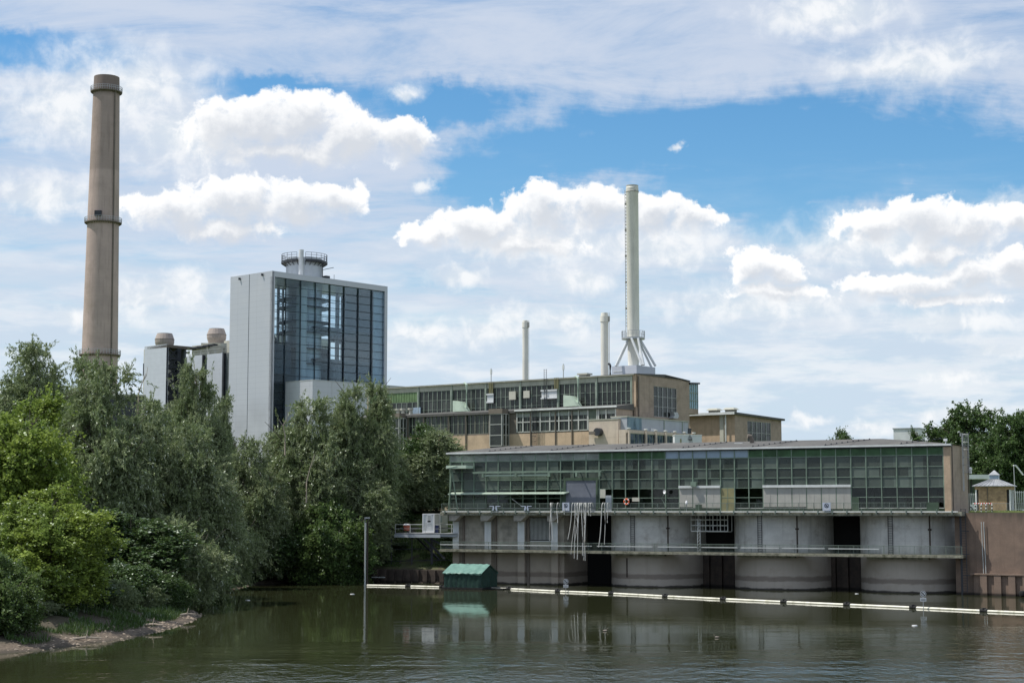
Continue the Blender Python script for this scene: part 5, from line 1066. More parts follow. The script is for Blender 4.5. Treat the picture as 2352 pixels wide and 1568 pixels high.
    for x in xs: a = TR.a(x, 780); m.box(TR, a - .075, a + .075, -.29, -.08, zb, zt - 1.16)
    z = zt - 1.2
    while z > zb: m.box(TR, .76, aR_ - .81, -.28, -.14, z - .045, z + .045); z -= 1.64
    part('mullion_grid', m, K['towermul'], cw)
    # opaque dark lower left strip
    m = MB(); z0 = TR.z(640, 877); m.box(TR, .78, TR.a(655, 900), -.9, -.45, z0 - 4.4, z0); part('dark_panel', m, K['black'], b)
    # projecting clad wing
    a0 = TR.a(655.5, 880); ow = solve_o(TR, a0, 716, .5, 25); zw_ = TR.z(716, 873, ow)
    m = MB(); m.box(TR, a0, aR_ + .15, .01, ow, zb, zw_); w = part('clad_wing', m, K['towerclad'], b)
    m = MB(); m.box(TR, a0 - .05, aR_ + .2, .0, ow + .06, zw_ + .002, zw_ + .18); q = TR.a(762, 920, ow); m.box(TR, q - .04, q + .04, ow + .002, ow + .03, zb, zw_); part('wing_coping', m, K['steel'], w)
    # roof clutter
    m = MB(); q = TR.a(741, 640, -3); m.beam(TR.P(q, -3, zt), TR.P(q, -3, zt + 3.2), .12); m.beam(TR.P(q, -3, zt + 2.2), TR.P(q + 3, -3, zt + 3.0), .12); m.box(TR, q + .5, q + 1.6, -3.5, -2.5, zt + .01, zt + 1.0); m.beam(TR.P(q + 3.2, -3, zt), TR.P(q + 3.2, -3, zt + 1.5), .08); part('roof_davit', m, K['dsteel'], rf)
    return b, zt
TOWER, tzt = build_tower()
# ================================================================== BOILER HOUSE BLOCKS (left)
bp = at_depth(383, 790, 352); BL = Frame((bp.x, bp.y), (.74, -.672)); BR = BL.side(); zt = bp.z; zb = GZ - 1
a0 = BL.a(332, 800)
t = thing('stair_tower', 'pale blue clad stair tower with open dark cross-braced side', 'tower', BL.P(a0 / 2, -2, zb))
m = MB(); m.box(BL, a0, -.02, -.5, 0, zb, zt); part('clad_wall', m, K['bclad'], t)
m = MB(); m.box(BL, a0 - .8, a0 - .02, -2.5, -.4, zb, BL.z(330, 802)); part('cream_edge', m, K['bcream'], t)
m = MB(); m.box(BL, a0 - .7, a0 - .02, -.398, -.2, BL.z(330, 862), BL.z(330, 834)); part('slot_window', m, K['dsteel'], t)
wd = BR.a(411, 860); w2 = BR.a(441, 800)
m = MB(); m.hexa([BR.P(0, -7, zt - .7), BR.P(w2, -7, zt - .7), BR.P(w2, 0, zt - .7), BR.P(0, 0, zt - .7), BR.P(0, -7, zt - .1), BR.P(w2, -7, zt - .1), BR.P(w2, 0, zt - .1), BR.P(0, 0, zt - .1)]); part('roof', m, K['dbrown'], t)
m = MB(); m.box(BR, wd - .5, wd + .5, -.7, 0, zb, zt - .71); m.box(BR, .02, .4, -.5, 0, zb, zt - .71); fl = [BR.z(395, y) for y in (822, 842, 862, 892, 912, 945)]
z0 = zt - .7
for z in fl:
    m.box(BR, .4, wd, -3.5, -.1, z - .3, z + .25); m.beam(BR.P(.4, -.2, z0), BR.P(wd, -.2, z), .25); m.beam(BR.P(wd, -.2, z0), BR.P(.4, -.2, z), .25); z0 = z
part('cross_braced_frame', m, K['dsteel'], t)
m = MB(); m.box(BR, .5, wd, -4.5, -4, zb, zt - 1); m.box(BL, a0, -.52, -5.5, -5, zb, zt - .8); part('inner_wall', m, K['bdark'], t)
# boiler house main face
bp2 = at_depth(526, 800, 362); B2 = Frame((bp2.x, bp2.y), (.74, -.672)); q0 = B2.a(405, 830); zt2 = B2.z(526, 809)
t = thing('boiler_house', 'pale boiler house with blue clad panels between dark slatted strips left of the glass tower', 'building', B2.P(q0 / 2, -5, zb))
m = MB(); m.box(B2, q0, 6, -22, -.3, zb, zt2 - .02); part('wall', m, K['bdark'], t)
for x0, x1 in ((430.5, 465), (476.5, 511.5)):
    m = MB(); m.box(B2, B2.a(x0, 880), B2.a(x1, 880), -.298, .25, zb, zt2); part('clad_panel', m, K['bclad'], t)
m = MB(); m.box(B2, q0, B2.a(420, 880), -.298, .1, zb, zt2 - .01); part('grey_panel', m, K['steel'], t)
m = MB(); m.box(B2, B2.a(465, 880) + .05, B2.a(467.5, 880), -.29, .3, zb, zt2 - .01); m.box(B2, B2.a(512, 880), B2.a(515.5, 880), -.29, .3, zb, zt2 - .01); part('dark_strip', m, K['dsteel'], t)
m = MB(); rail(m, B2, B2.a(428, 810), 5, -.2, zt2, 1.1, 2.5, 0, .04, mid=True); part('roof_railing', m, K['steel'], t)
oo = -5.0; qa, qb = B2.a(441, 795, oo), B2.a(482, 795, oo); z3 = B2.z(482, 790, oo)
m = MB(); m.box(B2, q0 + 1, qa, -20, oo - .5, zt2, B2.z(425, 797, oo)); m.box(B2, qa, qb, -26, oo, zt2, z3); m.box(B2, qb, 6, -24, oo - 4, zt2, z3 + 1.0); rb = part('rooftop_block', m, K['bcream'], t)
for x, y in ((430, 811), (445, 802), (457, 799.5), (468, 797.5), (482, 795), (494, 793)): m = MB(); q, z = B2.px(x, y, oo); m.box(B2, q - 1.0, q + 1.0, oo + .003, oo + 1.2, z - .12, z + .25); part('lamp_bar', m, K['dsteel'], rb)
for x, y0, y1, y2, y3, w0, w1, w2_, dep, lab in ((378, 766, 779.5, 787, 796, 34, 44.5, 39, 372, 'left taupe barrel-shaped roof ventilator above the stair tower'), (497.4, 755, 769, 777, 790, 34, 45, 36, 380, 'right taupe barrel-shaped roof ventilator beside the glass tower')):
    c = at_depth(x, y2, dep); Z = lambda y: at_depth(x, y, dep).z; W = lambda p_: p_ / 2 / F * dep
    tt = thing('roof_ventilator', lab, 'ventilator', (c.x, c.y, Z(y3)), 'barrel roof ventilators')
    m = MB(); m.lathe((c.x, c.y), [(W(w2_ * .93), Z(y3 + 4)), (W(w2_), Z(y3)), (W(w1 * .985), Z(y2)), (W(w1), Z(y1)), (W(w0 + 3), Z(y0 + 3)), (W(w0), Z(y0)), (W(w0 - 3), Z(y0)), (W(w0 - 5), Z(y0 + 6))], 20); part('barrel', m, K['vent'], tt)
    m = MB(); m.lathe((c.x, c.y), [(W(w1 + .6), Z(y1 + .7)), (W(w1 + .6), Z(y1 - .3))], 20, cap=False); m.lathe((c.x, c.y), [(W(w0 + .8), Z(y0 + 1.2)), (W(w0 + .8), Z(y0))], 20, cap=False); part('rim', m, K['dbrown'], tt)
    if x > 450: m = MB(); m.box(WF, c.x - 3, c.x + 3, -c.y - 3, -c.y + 3, z3 - .5, Z(y3) - .05); part('base', m, K['bcream'], tt)
# dark low building below
lp = at_depth(331, 920, 330); LF = Frame((lp.x, lp.y), (.97, .24)); q = LF.a(240, 910); zl_ = LF.z(331, 906)
t = thing('dark_shed', 'low dark flat-roofed shed left of the stair tower, mostly behind trees', 'building', LF.P(q / 2, -4, zb)); m = MB(); m.box(LF, q, 0, -10, 0, zb, zl_ - .3); part('wall', m, K['dsteel'], t); m = MB(); m.box(LF, q - .3, .3, -10, .3, zl_ - .298, zl_); part('roof', m, K['bcream'], t)
# small white rooftop box far right
wp = at_depth(2109, 990, 330); W5 = Frame((wp.x, wp.y), (.88, -.475)); WE = W5.side(); q = W5.a(2052, 990); we = WE.a(2125, 990) ; zt_ = W5.z(2109, 981.5)
t = thing('white_box_building', 'plain white box building showing above the right end of the pump house roof', 'building', W5.P(q / 2, -we / 2, GZ)); m = MB(); m.box(W5, q, 0, -we, 0, GZ, zt_ - .2); part('wall', m, K['white'], t); m = MB(); m.box(W5, q - .15, .15, -we - .15, .15, zt_ - .198, zt_); part('roof', m, K['band'], t)
# ================================================================== TERRAIN + WATER
LZ = zq + .06
SHP = [(-1400, 1560), (-500, 1530), (-120, 1508), (0, 1500), (90, 1493), (180, 1481), (290, 1466), (380, 1446), (440, 1428), (466, 1414), (455, 1404), (420, 1395), (395, 1380), (420, 1366), (470, 1357), (530, 1350), (610, 1341), (690, 1336), (780, 1336), (846, 1336)]
shore = [at_z(x, y, 0).xy for x, y in SHP]; stype = [0] * (len(shore) - 1)
shore = [Vector((-600, shore[0].y - 60))] + shore; stype = [0] + stype
p = PU.P(PU.a(850, 1330, 1.1), 1.1, 0).xy; shore.append(p); stype.append(1)
p = PU.P(PU.a(1041, 1330, 1.1), 1.1, 0).xy; shore.append(p); stype.append(1)
p = PU.P(PU.a(1041, 1330, 1.1) + .5, -9.2, 0).xy; shore.append(p); stype.append(1)
p = PU.P(pd1 + 2.0, -9.2, 0).xy; shore.append(p); stype.append(2)
shore.append(QF.P(-.5, -1.6, 0).xy); stype.append(2); shore.append(QF.P(600, -1.6, 0).xy); stype.append(2)
SH = np.array([(p.x, p.y) for p in shore]); ST = np.array(stype)
LAND = np.vstack([SH, [(9000, SH[-1, 1]), (9000, 9000), (-9000, 9000), (-9000, SH[0, 1])]])
def vnoise(x, y, s, seed=0):
    x = x / s; y = y / s; xi = np.floor(x); yi = np.floor(y); fx = x - xi; fy = y - yi; fx = fx * fx * (3 - 2 * fx); fy = fy * fy * (3 - 2 * fy)
    def h(a, b):
        v = np.sin(a * 127.1 + b * 311.7 + seed * 74.7) * 43758.5453; return v - np.floor(v)
    return (h(xi, yi) * (1 - fx) + h(xi + 1, yi) * fx) * (1 - fy) + (h(xi, yi + 1) * (1 - fx) + h(xi + 1, yi + 1) * fx) * fy
def height(x, y):
    x = np.atleast_1d(np.asarray(x, float)); y = np.atleast_1d(np.asarray(y, float))
    best = np.full(x.shape, 1e9); typ = np.zeros(x.shape, int)
    for i in range(len(SH) - 1):
        ax, ay = SH[i]; dx, dy = SH[i + 1] - SH[i]; t = np.clip(((x - ax) * dx + (y - ay) * dy) / (dx * dx + dy * dy), 0, 1)
        d = np.hypot(x - ax - t * dx, y - ay - t * dy); m_ = d < best; best[m_] = d[m_]; typ[m_] = ST[i]
    ins = np.zeros(x.shape, bool); n = len(LAND); j = n - 1
    for i in range(n):
        xi, yi = LAND[i]; xj, yj = LAND[j]
        c_ = ((yi > y) != (yj > y)) & (x < (xj - xi) * (y - yi) / (yj - yi + 1e-12) + xi); ins ^= c_; j = i
    n1 = vnoise(x, y, 3.1) - .5 + .5 * (vnoise(x, y, 1.1, 3) - .5)
    h0 = np.interp(best, [0, 1.0, 2.6, 6, 15, 45], [-.02, .2, .6, 1.4, 3.2, LZ]) + n1 * np.interp(best, [0, 1, 6, 40, 60], [.05, .2, .7, .5, 0])
    h1 = np.interp(best, [0, .3, 3, 14], [.5, 1.7, 2.6, LZ]) + n1 * .2 * (best < 14)
    h2 = np.where(best > .2, LZ, 0)
    h = np.where(typ == 0, h0, np.where(typ == 1, h1, h2)); hb = -np.interp(best, [0, 3, 10], [.05, .6, 2.5])
    return np.where(ins, h, np.where(typ == 2, -2.5, hb)), np.where(ins, best, -best)
def axis(lo, hi, st, far):
    a = list(np.arange(lo, hi + .01, st)); s = st
    while a[-1] < far: s *= 1.5; a.append(a[-1] + s)
    s = st
    while a[0] > -far: s *= 1.5; a.insert(0, a[0] - s)
    return np.array(a)
gx = axis(-75, 75, 1.15, 7000); gy = axis(96, 290, 1.15, 7000)
XX, YY = np.meshgrid(gx, gy); hh, dd = height(XX.ravel(), YY.ravel())
m = MB(); m.v = list(zip(XX.ravel().tolist(), YY.ravel().tolist(), hh.tolist())); nx = len(gx)
m.f = [(j * nx + i, j * nx + i + 1, (j + 1) * nx + i + 1, (j + 1) * nx + i) for j in range(len(gy) - 1) for i in range(nx - 1)]; m.m = [0] * len(m.f)
def ground_mat():
    M_, t, out = newmat('bank_soil_and_grass'); b = t.n('ShaderNodeBsdfPrincipled'); t.nt.links.new(b.outputs[0], out.inputs[0]); b.inputs['Roughness'].default_value = .95
    pos = t.n('ShaderNodeNewGeometry').outputs['Position']; z = t.sep(pos)[2]
    n1 = t.noise(pos, .6, 6, .65); n2 = t.noise(pos, 5.0, 5, .7)
    sand = t.mix(t.ramp(n2, .3, .7), (.075, .058, .043, 1), (.185, .142, .102, 1)); soil = t.mix(n2, (.05, .042, .028, 1), (.10, .085, .055, 1)); gr = t.mix(n2, (.06, .10, .025, 1), (.15, .19, .05, 1))
    zz = t.math('ADD', z, t.math('MULTIPLY', t.math('SUBTRACT', n1, .5), .5))
    c = t.mix(t.ramp(zz, .35, .7), sand, soil); c = t.mix(t.math('MULTIPLY', t.ramp(zz, 1.2, 3.0), t.ramp(n1, .35, .55)), c, gr); c = t.mix(t.ramp(zz, 8.4, 9.0), c, gr)
    c = t.mix(t.ramp(zz, .02, .2, .75, 0), c, (.035, .03, .02, 1)); t.put(b.inputs['Base Color'], c)
    bp = t.n('ShaderNodeBump'); bp.inputs['Strength'].default_value = .8; bp.inputs['Distance'].default_value = .12; t.put(bp.inputs['Height'], n2); t.nt.links.new(bp.outputs[0], b.inputs['Normal']); return M_
g_ = struct('ground', m, ground_mat(), recalc=False, smooth=True)
def water_mat():
    M_, t, out = newmat('river_water'); b = t.n('ShaderNodeBsdfPrincipled'); t.nt.links.new(b.outputs[0], out.inputs[0])
    pos = t.n('ShaderNodeNewGeometry').outputs['Position']; s = t.sep(pos)
    b.inputs['Base Color'].default_value = (.03, .034, .015, 1); b.inputs['Roughness'].default_value = .04; b.inputs['IOR'].default_value = 1.33
    near = t.ramp(t.math('ADD', s[1], t.math('MULTIPLY', t.noise(t.scl(pos, (.05, .12, 1)), 1.0, 4, .6), 50)), 112, 150, 1, 0)
    rt = t.math('MULTIPLY', t.ramp(t.math('ADD', s[0], t.math('MULTIPLY', t.noise(t.scl(pos, (.1, .2, 1)), 1.0, 3, .6), 8)), 32, 42), t.ramp(s[1], 144, 132))
    lf = t.ramp(s[0], -32, -12, .12, 1)
    patch = t.ramp(t.noise(t.scl(pos, (.03, .09, 1)), 1.0, 4, .6), .45, .65, .0, .07)
    amp = t.math('ADD', t.math('MAXIMUM', t.math('MULTIPLY', t.math('MULTIPLY', near, 1.35), lf), t.math('MULTIPLY', rt, .6)), t.math('ADD', .032, patch))
    w1 = t.noise(t.scl(pos, (.75, .42, 1)), 1.0, 3, .55); w2 = t.noise(t.scl(pos, (2.1, 1.2, 1)), 1.0, 3, .6); w3 = t.noise(pos, 9.0, 2, .5)
    h = t.math('ADD', t.math('ADD', t.math('MULTIPLY', w1, .55), t.math('MULTIPLY', w2, .22)), t.math('MULTIPLY', w3, .02))
    bp = t.n('ShaderNodeBump'); bp.inputs['Strength'].default_value = 1.0; bp.inputs['Distance'].default_value = .26; t.put(bp.inputs['Height'], t.math('MULTIPLY', h, amp)); t.nt.links.new(bp.outputs[0], b.inputs['Normal'])
    return M_
m = MB(); m.add([(-700, -300, 0), (700, -300, 0), (700, 235, 0), (-700, 235, 0)], [(0, 1, 2, 3)]); struct('water', m, water_mat(), recalc=False)
# ================================================================== TREES
LV = {'willow': leafmat('willow_leaf', (.175, .22, .09), (.34, .385, .225), (.19, .255, .10), .3, .35),
      'green': leafmat('fresh_leaf', (.065, .12, .035), (.125, .195, .06), (.14, .20, .05), .2, .42),
      'maple': leafmat('yellow_green_leaf', (.155, .235, .04), (.27, .36, .07), (.33, .41, .055), .2, .42),
      'dark': leafmat('dark_leaf', (.04, .08, .02), (.085, .14, .04), (.06, .115, .03), .25, .25)}
rng = np.random.default_rng(11)
def unit(v): return v / (np.linalg.norm(v, axis=-1, keepdims=True) + 1e-9)
def leaf_mesh(name, C, D, L, Wd):
    """diamond leaves at C, along D"""
    n = len(C); s = unit(np.cross(D, rng.normal(size=(n, 3)) * .75 + np.array([-.25, 0, .8]))); D = unit(D)
    nn = np.cross(D, s); L = L[:, None]; Wd = Wd[:, None]
    v = np.empty((n, 4, 3)); v[:, 0] = C - D * L * .5; v[:, 1] = C + s * Wd * .5 + nn * Wd * .12; v[:, 2] = C + D * L * .5; v[:, 3] = C - s * Wd * .5 + nn * Wd * .12
    me = bpy.data.meshes.new(name); me.vertices.add(n * 4); me.vertices.foreach_set('co', v.reshape(-1).astype(np.float32))
    me.loops.add(n * 4); me.loops.foreach_set('vertex_index', np.arange(n * 4, dtype=np.int32)); me.polygons.add(n); me.polygons.foreach_set('loop_start', np.arange(0, n * 4, 4, dtype=np.int32))
    try: me.polygons.foreach_set('loop_total', np.full(n, 4, dtype=np.int32))
    except Exception: pass
    me.update(calc_edges=True); return me
def clumps(kind, h, w, nl, seed):
    r = np.random.default_rng(seed); out = []; lead = []
    for i in range(nl):
        a = r.uniform(0, 6.28); rad = w * .34 * math.sqrt((i + .3) / nl); H = h * (1 - .42 * (rad / (w * .36)) ** 1.6) * r.uniform(.86, 1.0)
        if i == 0: H = h; rad = 0
        lead.append((rad * math.cos(a), rad * math.sin(a), H, w * r.uniform(.20, .29)))
    for (lx, ly, H, cr) in lead:
        z = h * .1; 
        while z < H * .98:
            t = z / H; env = cr * min(1, .72 + .6 * t) * (1 if t < .5 else math.sqrt(max(.02, 1 - ((t - .5) / .52) ** 2.2)))
            k = (4 if t < .85 else 3) if kind == 'willow' else 3
            for _ in range(k):
                a = r.uniform(0, 6.28); q = env * math.sqrt(r.uniform(.15, 1)); out.append((lx * (.6 + .55 * t) + q * math.cos(a), ly * (.6 + .55 * t) + q * math.sin(a), z + r.uniform(-.4, .4), lx, ly))
            z += h * (.055 if kind == 'willow' else .065)
    return np.array(out), lead
def make_crown(name, kind, h, w, nl, seed, tw, lf, ll, lw, tl=1.7):
    global rng; rng = np.random.default_rng(seed + 100); C, lead = clumps(kind, h, w, nl, seed); nC = len(C)
    base = np.repeat(C[:, :3], tw, 0); lxy = np.repeat(C[:, 3:5], tw, 0); n = len(base)
    outw = np.zeros((n, 3)); outw[:, :2] = base[:, :2] - lxy * .4; outw = unit(outw)
    d = rng.normal(size=(n, 3)); d = unit(d); d = unit(d * .9 + outw * .55 + np.array([0, 0, .5 if kind == 'willow' else .35]))
    L = rng.uniform(.4, 1.25, n) * tl; L = np.where(rng.random(n) < .12, L * 1.7, L)
    st = base + rng.normal(size=(n, 3)) * (.22 if kind == 'willow' else .3)
    T = rng.uniform(.12, 1.0, (n, lf)); droop = (rng.uniform(.1, .5, n) if kind == 'willow' else rng.uniform(0, .3, n))
    P = st[:, None] + d[:, None] * (L[:, None] * T)[..., None]; P[..., 2] -= (droop * L)[:, None] * T ** 2
    P += rng.normal(size=P.shape) * (.085 if kind == 'willow' else .15)
    tan = d[:, None] - np.array([0, 0, 2.0]) * (droop[:, None] * T)[..., None]
    D = unit(tan) + rng.normal(size=P.shape) * (.5 if kind == 'willow' else 1.0)
    P = P.reshape(-1, 3); D = D.reshape(-1, 3); keep = P[:, 2] > .1; P = P[keep]; D = D[keep]; n = len(P)
    return leaf_mesh(name, P, D, rng.uniform(.7, 1.3, n) * ll, rng.uniform(.7, 1.3, n) * lw), lead, C
def make_tree(name, kind, h, w, nl, seed, tw, lf, ll, lw, leafm, tl=1.7, tr=.22, bark=None):
    me, lead, C = make_crown('crown', kind, h, w, nl, seed, tw, lf, ll, lw, tl); me.materials.append(LV[leafm])
    root = bpy.data.objects.new(name, None); COL.objects.link(root); root.empty_display_size = .5
    cr = bpy.data.objects.new('crown', me); COL.objects.link(cr); cr.parent = root
    m = MB(); r = random.Random(seed)
    for i, (lx, ly, H, c_) in enumerate(lead):
        pts = [Vector((lx * .12 * 0, ly * 0, -1.0)), Vector((lx * .1, ly * .1, h * .1)), Vector((lx * .55 + r.uniform(-.2, .2), ly * .55 + r.uniform(-.2, .2), H * .4)), Vector((lx * .95 + r.uniform(-.3, .3), ly * .95, H * .7)), Vector((lx * 1.15, ly * 1.15, H * .97))]
        m.tube(pts, tr * (1.0 if i == 0 else .6), 7, r2=.025)
        for k in range(7):                                   # limbs
            t = r.uniform(.25, .9); p0 = Vector((lx * (.3 + .8 * t), ly * (.3 + .8 * t), H * t)); a = r.uniform(0, 6.28); l = c_ * r.uniform(.7, 1.3)
            m.tube([p0, p0 + Vector((l * .5 * math.cos(a), l * .5 * math.sin(a), l * .45)), p0 + Vector((l * math.cos(a), l * math.sin(a), l * .8))], tr * .3, 5, r2=.02)
    part('trunk', m, K['bark'] if not bark else K[bark], root, smooth=True, recalc=False); return root
PROTO = {
 'w1': make_tree('willow_tree', 'willow', 16, 11, 8, 1, 22, 26, .34, .105, 'willow'),
 'w2': make_tree('willow_tree', 'willow', 16, 9, 6, 2, 24, 27, .34, .105, 'willow'),
 'w3': make_tree('willow_tree', 'willow', 15, 13, 10, 3, 22, 26, .34, .105, 'willow'),
 'm1': make_tree('maple_tree', 'broad', 15, 11, 8, 4, 18, 24, .27, .21, 'maple', 1.35),
 's1': make_tree('leafy_shrub', 'broad', 8, 9, 8, 5, 16, 24, .26, .2, 'green', 1.2, .12),
 'd1': make_tree('broadleaf_tree', 'broad', 15, 13, 9, 6, 17, 25, .34, .26, 'dark', 1.5),
 'd2': make_tree('broadleaf_tree', 'broad', 13, 9, 6, 7, 17, 25, .30, .22, 'dark', 1.4),
 's2': make_tree('willow_shrub', 'willow', 6, 8, 7, 8, 20, 24, .30, .10, 'willow', 1.2, .1),
 's3': make_tree('dark_shrub', 'broad', 6, 8, 7, 9, 15, 22, .28, .2, 'dark', 1.2, .1)}
PH = {'w1': (16, 11), 'w2': (16, 9), 'w3': (15, 13), 'm1': (15, 11), 's1': (8, 9), 'd1': (15, 13), 'd2': (13, 9), 's2': (6, 8), 's3': (6, 8)}
used = set()
def plant(k, x, ytop, wpx, dep, label, cat='tree', group=None, rot=None, wide=1.12, zb=None):
    p = at_depth(x, 1172, dep); hz = float(height(p.x, p.y)[0][0]) if zb is None else zb
    ht = at_depth(x, ytop, dep).z - hz; w_ = wpx / F * dep
    o = PROTO[k] if k not in used else copy_tree(PROTO[k]); used.add(k)
    s = ht / PH[k][0]; sw = w_ / PH[k][1] * wide; r = random.Random(int(x * 7 + ytop)); o.location = (p.x, p.y, hz); o.scale = (sw, sw, s); o.rotation_euler = (0, 0, r.uniform(0, 6.28) if rot is None else rot)
    tag(o, label, cat, group); return o
GW = 'willows on the river bank'; GB = 'bushes along the bank'
plant('w1', 75, 778, 230, 205, 'tall dark willow at the far left standing beyond the yellow-green maple', group=GW)
plant('w2', 185, 815, 130, 215, 'slender willow in front of the foot of the concrete chimney', group=GW)
plant('w3', 235, 848, 270, 168, 'broad grey-green willow beside the yellow-green maple', group=GW)
plant('w1', 340, 905, 210, 182, 'rounded willow in front of the dark shed', group=GW)
plant('w2', 445, 832, 128, 205, 'tall narrow willow in front of the boiler house', group=GW)
plant('w1', 430, 962, 190, 172, 'silvery leaning willow below the tall narrow one, over the spit', group=GW)
plant('w2', 505, 905, 80, 228, 'thin willow directly left of the glass tower silver wall', group=GW)
plant('w3', 575, 1015, 170, 219, 'low rounded willow in front of the silver tower wall', group=GW)
plant('w1', 710, 905, 190, 227, 'willow with a pale bare branch in front of the tower glass corner', group=GW)
plant('w2', 800, 883, 120, 231, 'pointed willow in the middle of the group before the tower wing', group=GW)
plant('w2', 866, 874, 110, 233, 'tallest willow at the right edge of the glass tower', group=GW)
plant('w3', 815, 1066, 175, 227, 'lower round willow behind the round green shrub', group=GW)
plant('w1', 645, 985, 130, 229, 'willow left of the one with the bare branch', group=GW)
plant('w1', 880, 1010, 110, 236, 'dark willow half hidden right of the tallest willow', group=GW)
plant('w2', 1005, 985, 120, 241, 'bright willow touching the left end of the pump house', group=GW)
plant('w1', 950, 1040, 120, 240, 'low dark willow above the steel platform', group=GW)
plant('d2', 962, 980, 115, 243, 'dark round broadleaf tree between the glass tower and the pump house', group='dark broadleaf trees')
plant('m1', 62, 912, 290, 140, 'yellow-green maple in the left foreground on the bank', group='maples on the bank')
plant('m1', 118, 1122, 270, 132, 'lower yellow-green maple reaching over the beach', group='maples on the bank')
plant('s1', 10, 1288, 175, 119, 'light green shrub in the bottom left corner by the water', 'bush', GB)
plant('s1', 752, 1158, 180, 221, 'round bright green shrub overhanging the water left of the mooring post', 'bush', GB)
plant('d2', 590, 1195, 190, 219, 'dark bush under the willows behind the inlet beach', 'bush', GB)
plant('d2', 300, 1180, 260, 158, 'large dark bush behind the spit under the broad willow', 'bush', GB)
plant('s2', 395, 1195, 180, 163, 'grey-green willow bush hanging over the tip of the spit', 'bush', GB)
plant('s2', 500, 1170, 150, 205, 'grey-green willow bush at the back of the inlet', 'bush', GB)
plant('d2', 690, 1190, 170, 228, 'dark bush left behind the round bright green shrub', 'bush', GB)
plant('d2', 880, 1150, 150, 236, 'dark bush directly behind the mooring post', 'bush', GB)
plant('d2', 970, 1172, 170, 242, 'dark bush behind the steel platform', 'bush', GB)
plant('s2', 1000, 1248, 80, 234, 'small pale willow bush under the steel platform', 'bush', GB)
plant('s3', 905, 1262, 130, 233, 'low dark bush behind the post and rail fence', 'bush', GB)
plant('s2', 272, 1335, 80, 140, 'small light bush alone near the tip of the beach', 'bush', GB)
plant('s3', 160, 1330, 220, 137, 'dark bush under the lower maple', 'bush', GB)
plant('s3', 300, 1300, 160, 150, 'dark bush in the shade behind the small light bush', 'bush', GB)
plant('s3', 460, 1290, 110, 195, 'low dark bush beside the inlet water', 'bush', GB)
plant('s2', 55, 1365, 120, 127, 'grey-green bush leaning over the beach under the lower maple', 'bush', GB)
plant('s3', 225, 1368, 90, 141, 'low dark bush just behind the beach stones', 'bush', GB)
plant('s2', 345, 1343, 85, 148, 'low grey-green bush on the spit beside the dark one', 'bush', GB)
plant('s3', 402, 1330, 75, 152, 'dark low bush at the outer end of the spit', 'bush', GB)
plant('d1', 2225, 934, 190, 300, 'broad dark tree behind the pavilion canopy, left of the right-edge tree', group='dark broadleaf trees', zb=LZ)
plant('d1', 2335, 950, 150, 262, 'big dark tree cut by the right edge, behind the lamp post', group='dark broadleaf trees', zb=LZ)
plant('d2', 2165, 985, 80, 310, 'dark tree just left of the broad tree, over the pump house roof corner', group='dark broadleaf trees', zb=LZ)
plant('d2', 1925, 994, 90, 340, 'small dark tree top peeping over the pump house roof', group='dark broadleaf trees', zb=LZ)
plant('d2', 2108, 993, 46, 306, 'little dark tree in front of the white box building', group='dark broadleaf trees', zb=LZ)
plant('d1', 2420, 930, 170, 285, 'dark tree rising behind the right-edge tree', group='dark broadleaf trees', zb=LZ)
plant('d2', 2262, 1030, 110, 290, 'dark lower tree behind the flat canopy', group='dark broadleaf trees', zb=LZ)
# bare branches
for (x0, y0, x1, y1, x2, y2, dep, l) in ((704, 1108, 712, 1075, 722, 1044, 206, 'pale bare branch standing out of the willow by the tower corner'), (655, 1000, 650, 978, 640, 962, 214, 'forked bare branch top at the left of the tower willows'), (318, 905, 326, 880, 335, 858, 182, 'thin bare twig sticking up before the dark shed')):
    m = MB(); a, b_, c_ = at_depth(x0, y0, dep), at_depth(x1, y1, dep), at_depth(x2, y2, dep); m.tube([a - Vector((0, 0, 2.5)), a, b_, c_], .1, 6, r2=.03); m.tube([b_, b_ + Vector((.5, 0, .9)), b_ + Vector((.6, 0, 1.8))], .05, 5, r2=.02)
    solo('bare_branch', m, K['bark2'], l, 'branch', 'bare branches among the willows', smooth=True)
for x, y, s, lab in ((809, 1364, .5, 'small pale flake floating left of the mooring post'), (569, 1378, .5, 'small pale flake floating in the inlet'), (1968, 1363, .4, 'white flake floating between the last two piers'), (2101, 1436, .45, 'pale flake floating below the right-hand disc sign')):
    p = at_z(x, y, 0); m = MB(); m.add([(p.x + s * math.cos(a) * (.5 + .2 * math.sin(3 * a)), p.y + s * .5 * math.sin(a), z_) for z_ in (-.02, .05) for a in np.linspace(0, 5.5, 8)], [tuple(range(8))[::-1], tuple(range(8, 16))] + [(i, (i + 1) % 8, 8 + (i + 1) % 8, 8 + i) for i in range(8)]); solo('floating_flake', m, K['signw'], lab, 'debris', 'flakes floating on the water')
# driftwood
for i, (x, y, an, l, lab) in enumerate(((190, 1478, .3, 2.2, 'grey driftwood log on the left beach'), (345, 1449, -.2, 1.8, 'driftwood log in the middle of the beach'), (425, 1425, .6, 1.6, 'short driftwood log at the tip of the spit'), (505, 1350, .1, 2.0, 'driftwood log at the water edge of the inlet'))):
    p = at_z(x, y, 0); z = float(height(p.x, p.y)[0][0]); m = MB(); d = Vector((math.cos(an), math.sin(an), .03)) * l / 2; c = Vector((p.x, p.y + .8, max(z, 0) + .25)); m.tube([c - d, c + Vector((0, .1, .1)), c + d], .11, 7, r2=.05); m.tube([c, c + Vector((.1, .2, .6))], .05, 5, r2=.02); solo('driftwood_log', m, K['bark2'], lab, 'driftwood', 'driftwood on the beach', smooth=True)
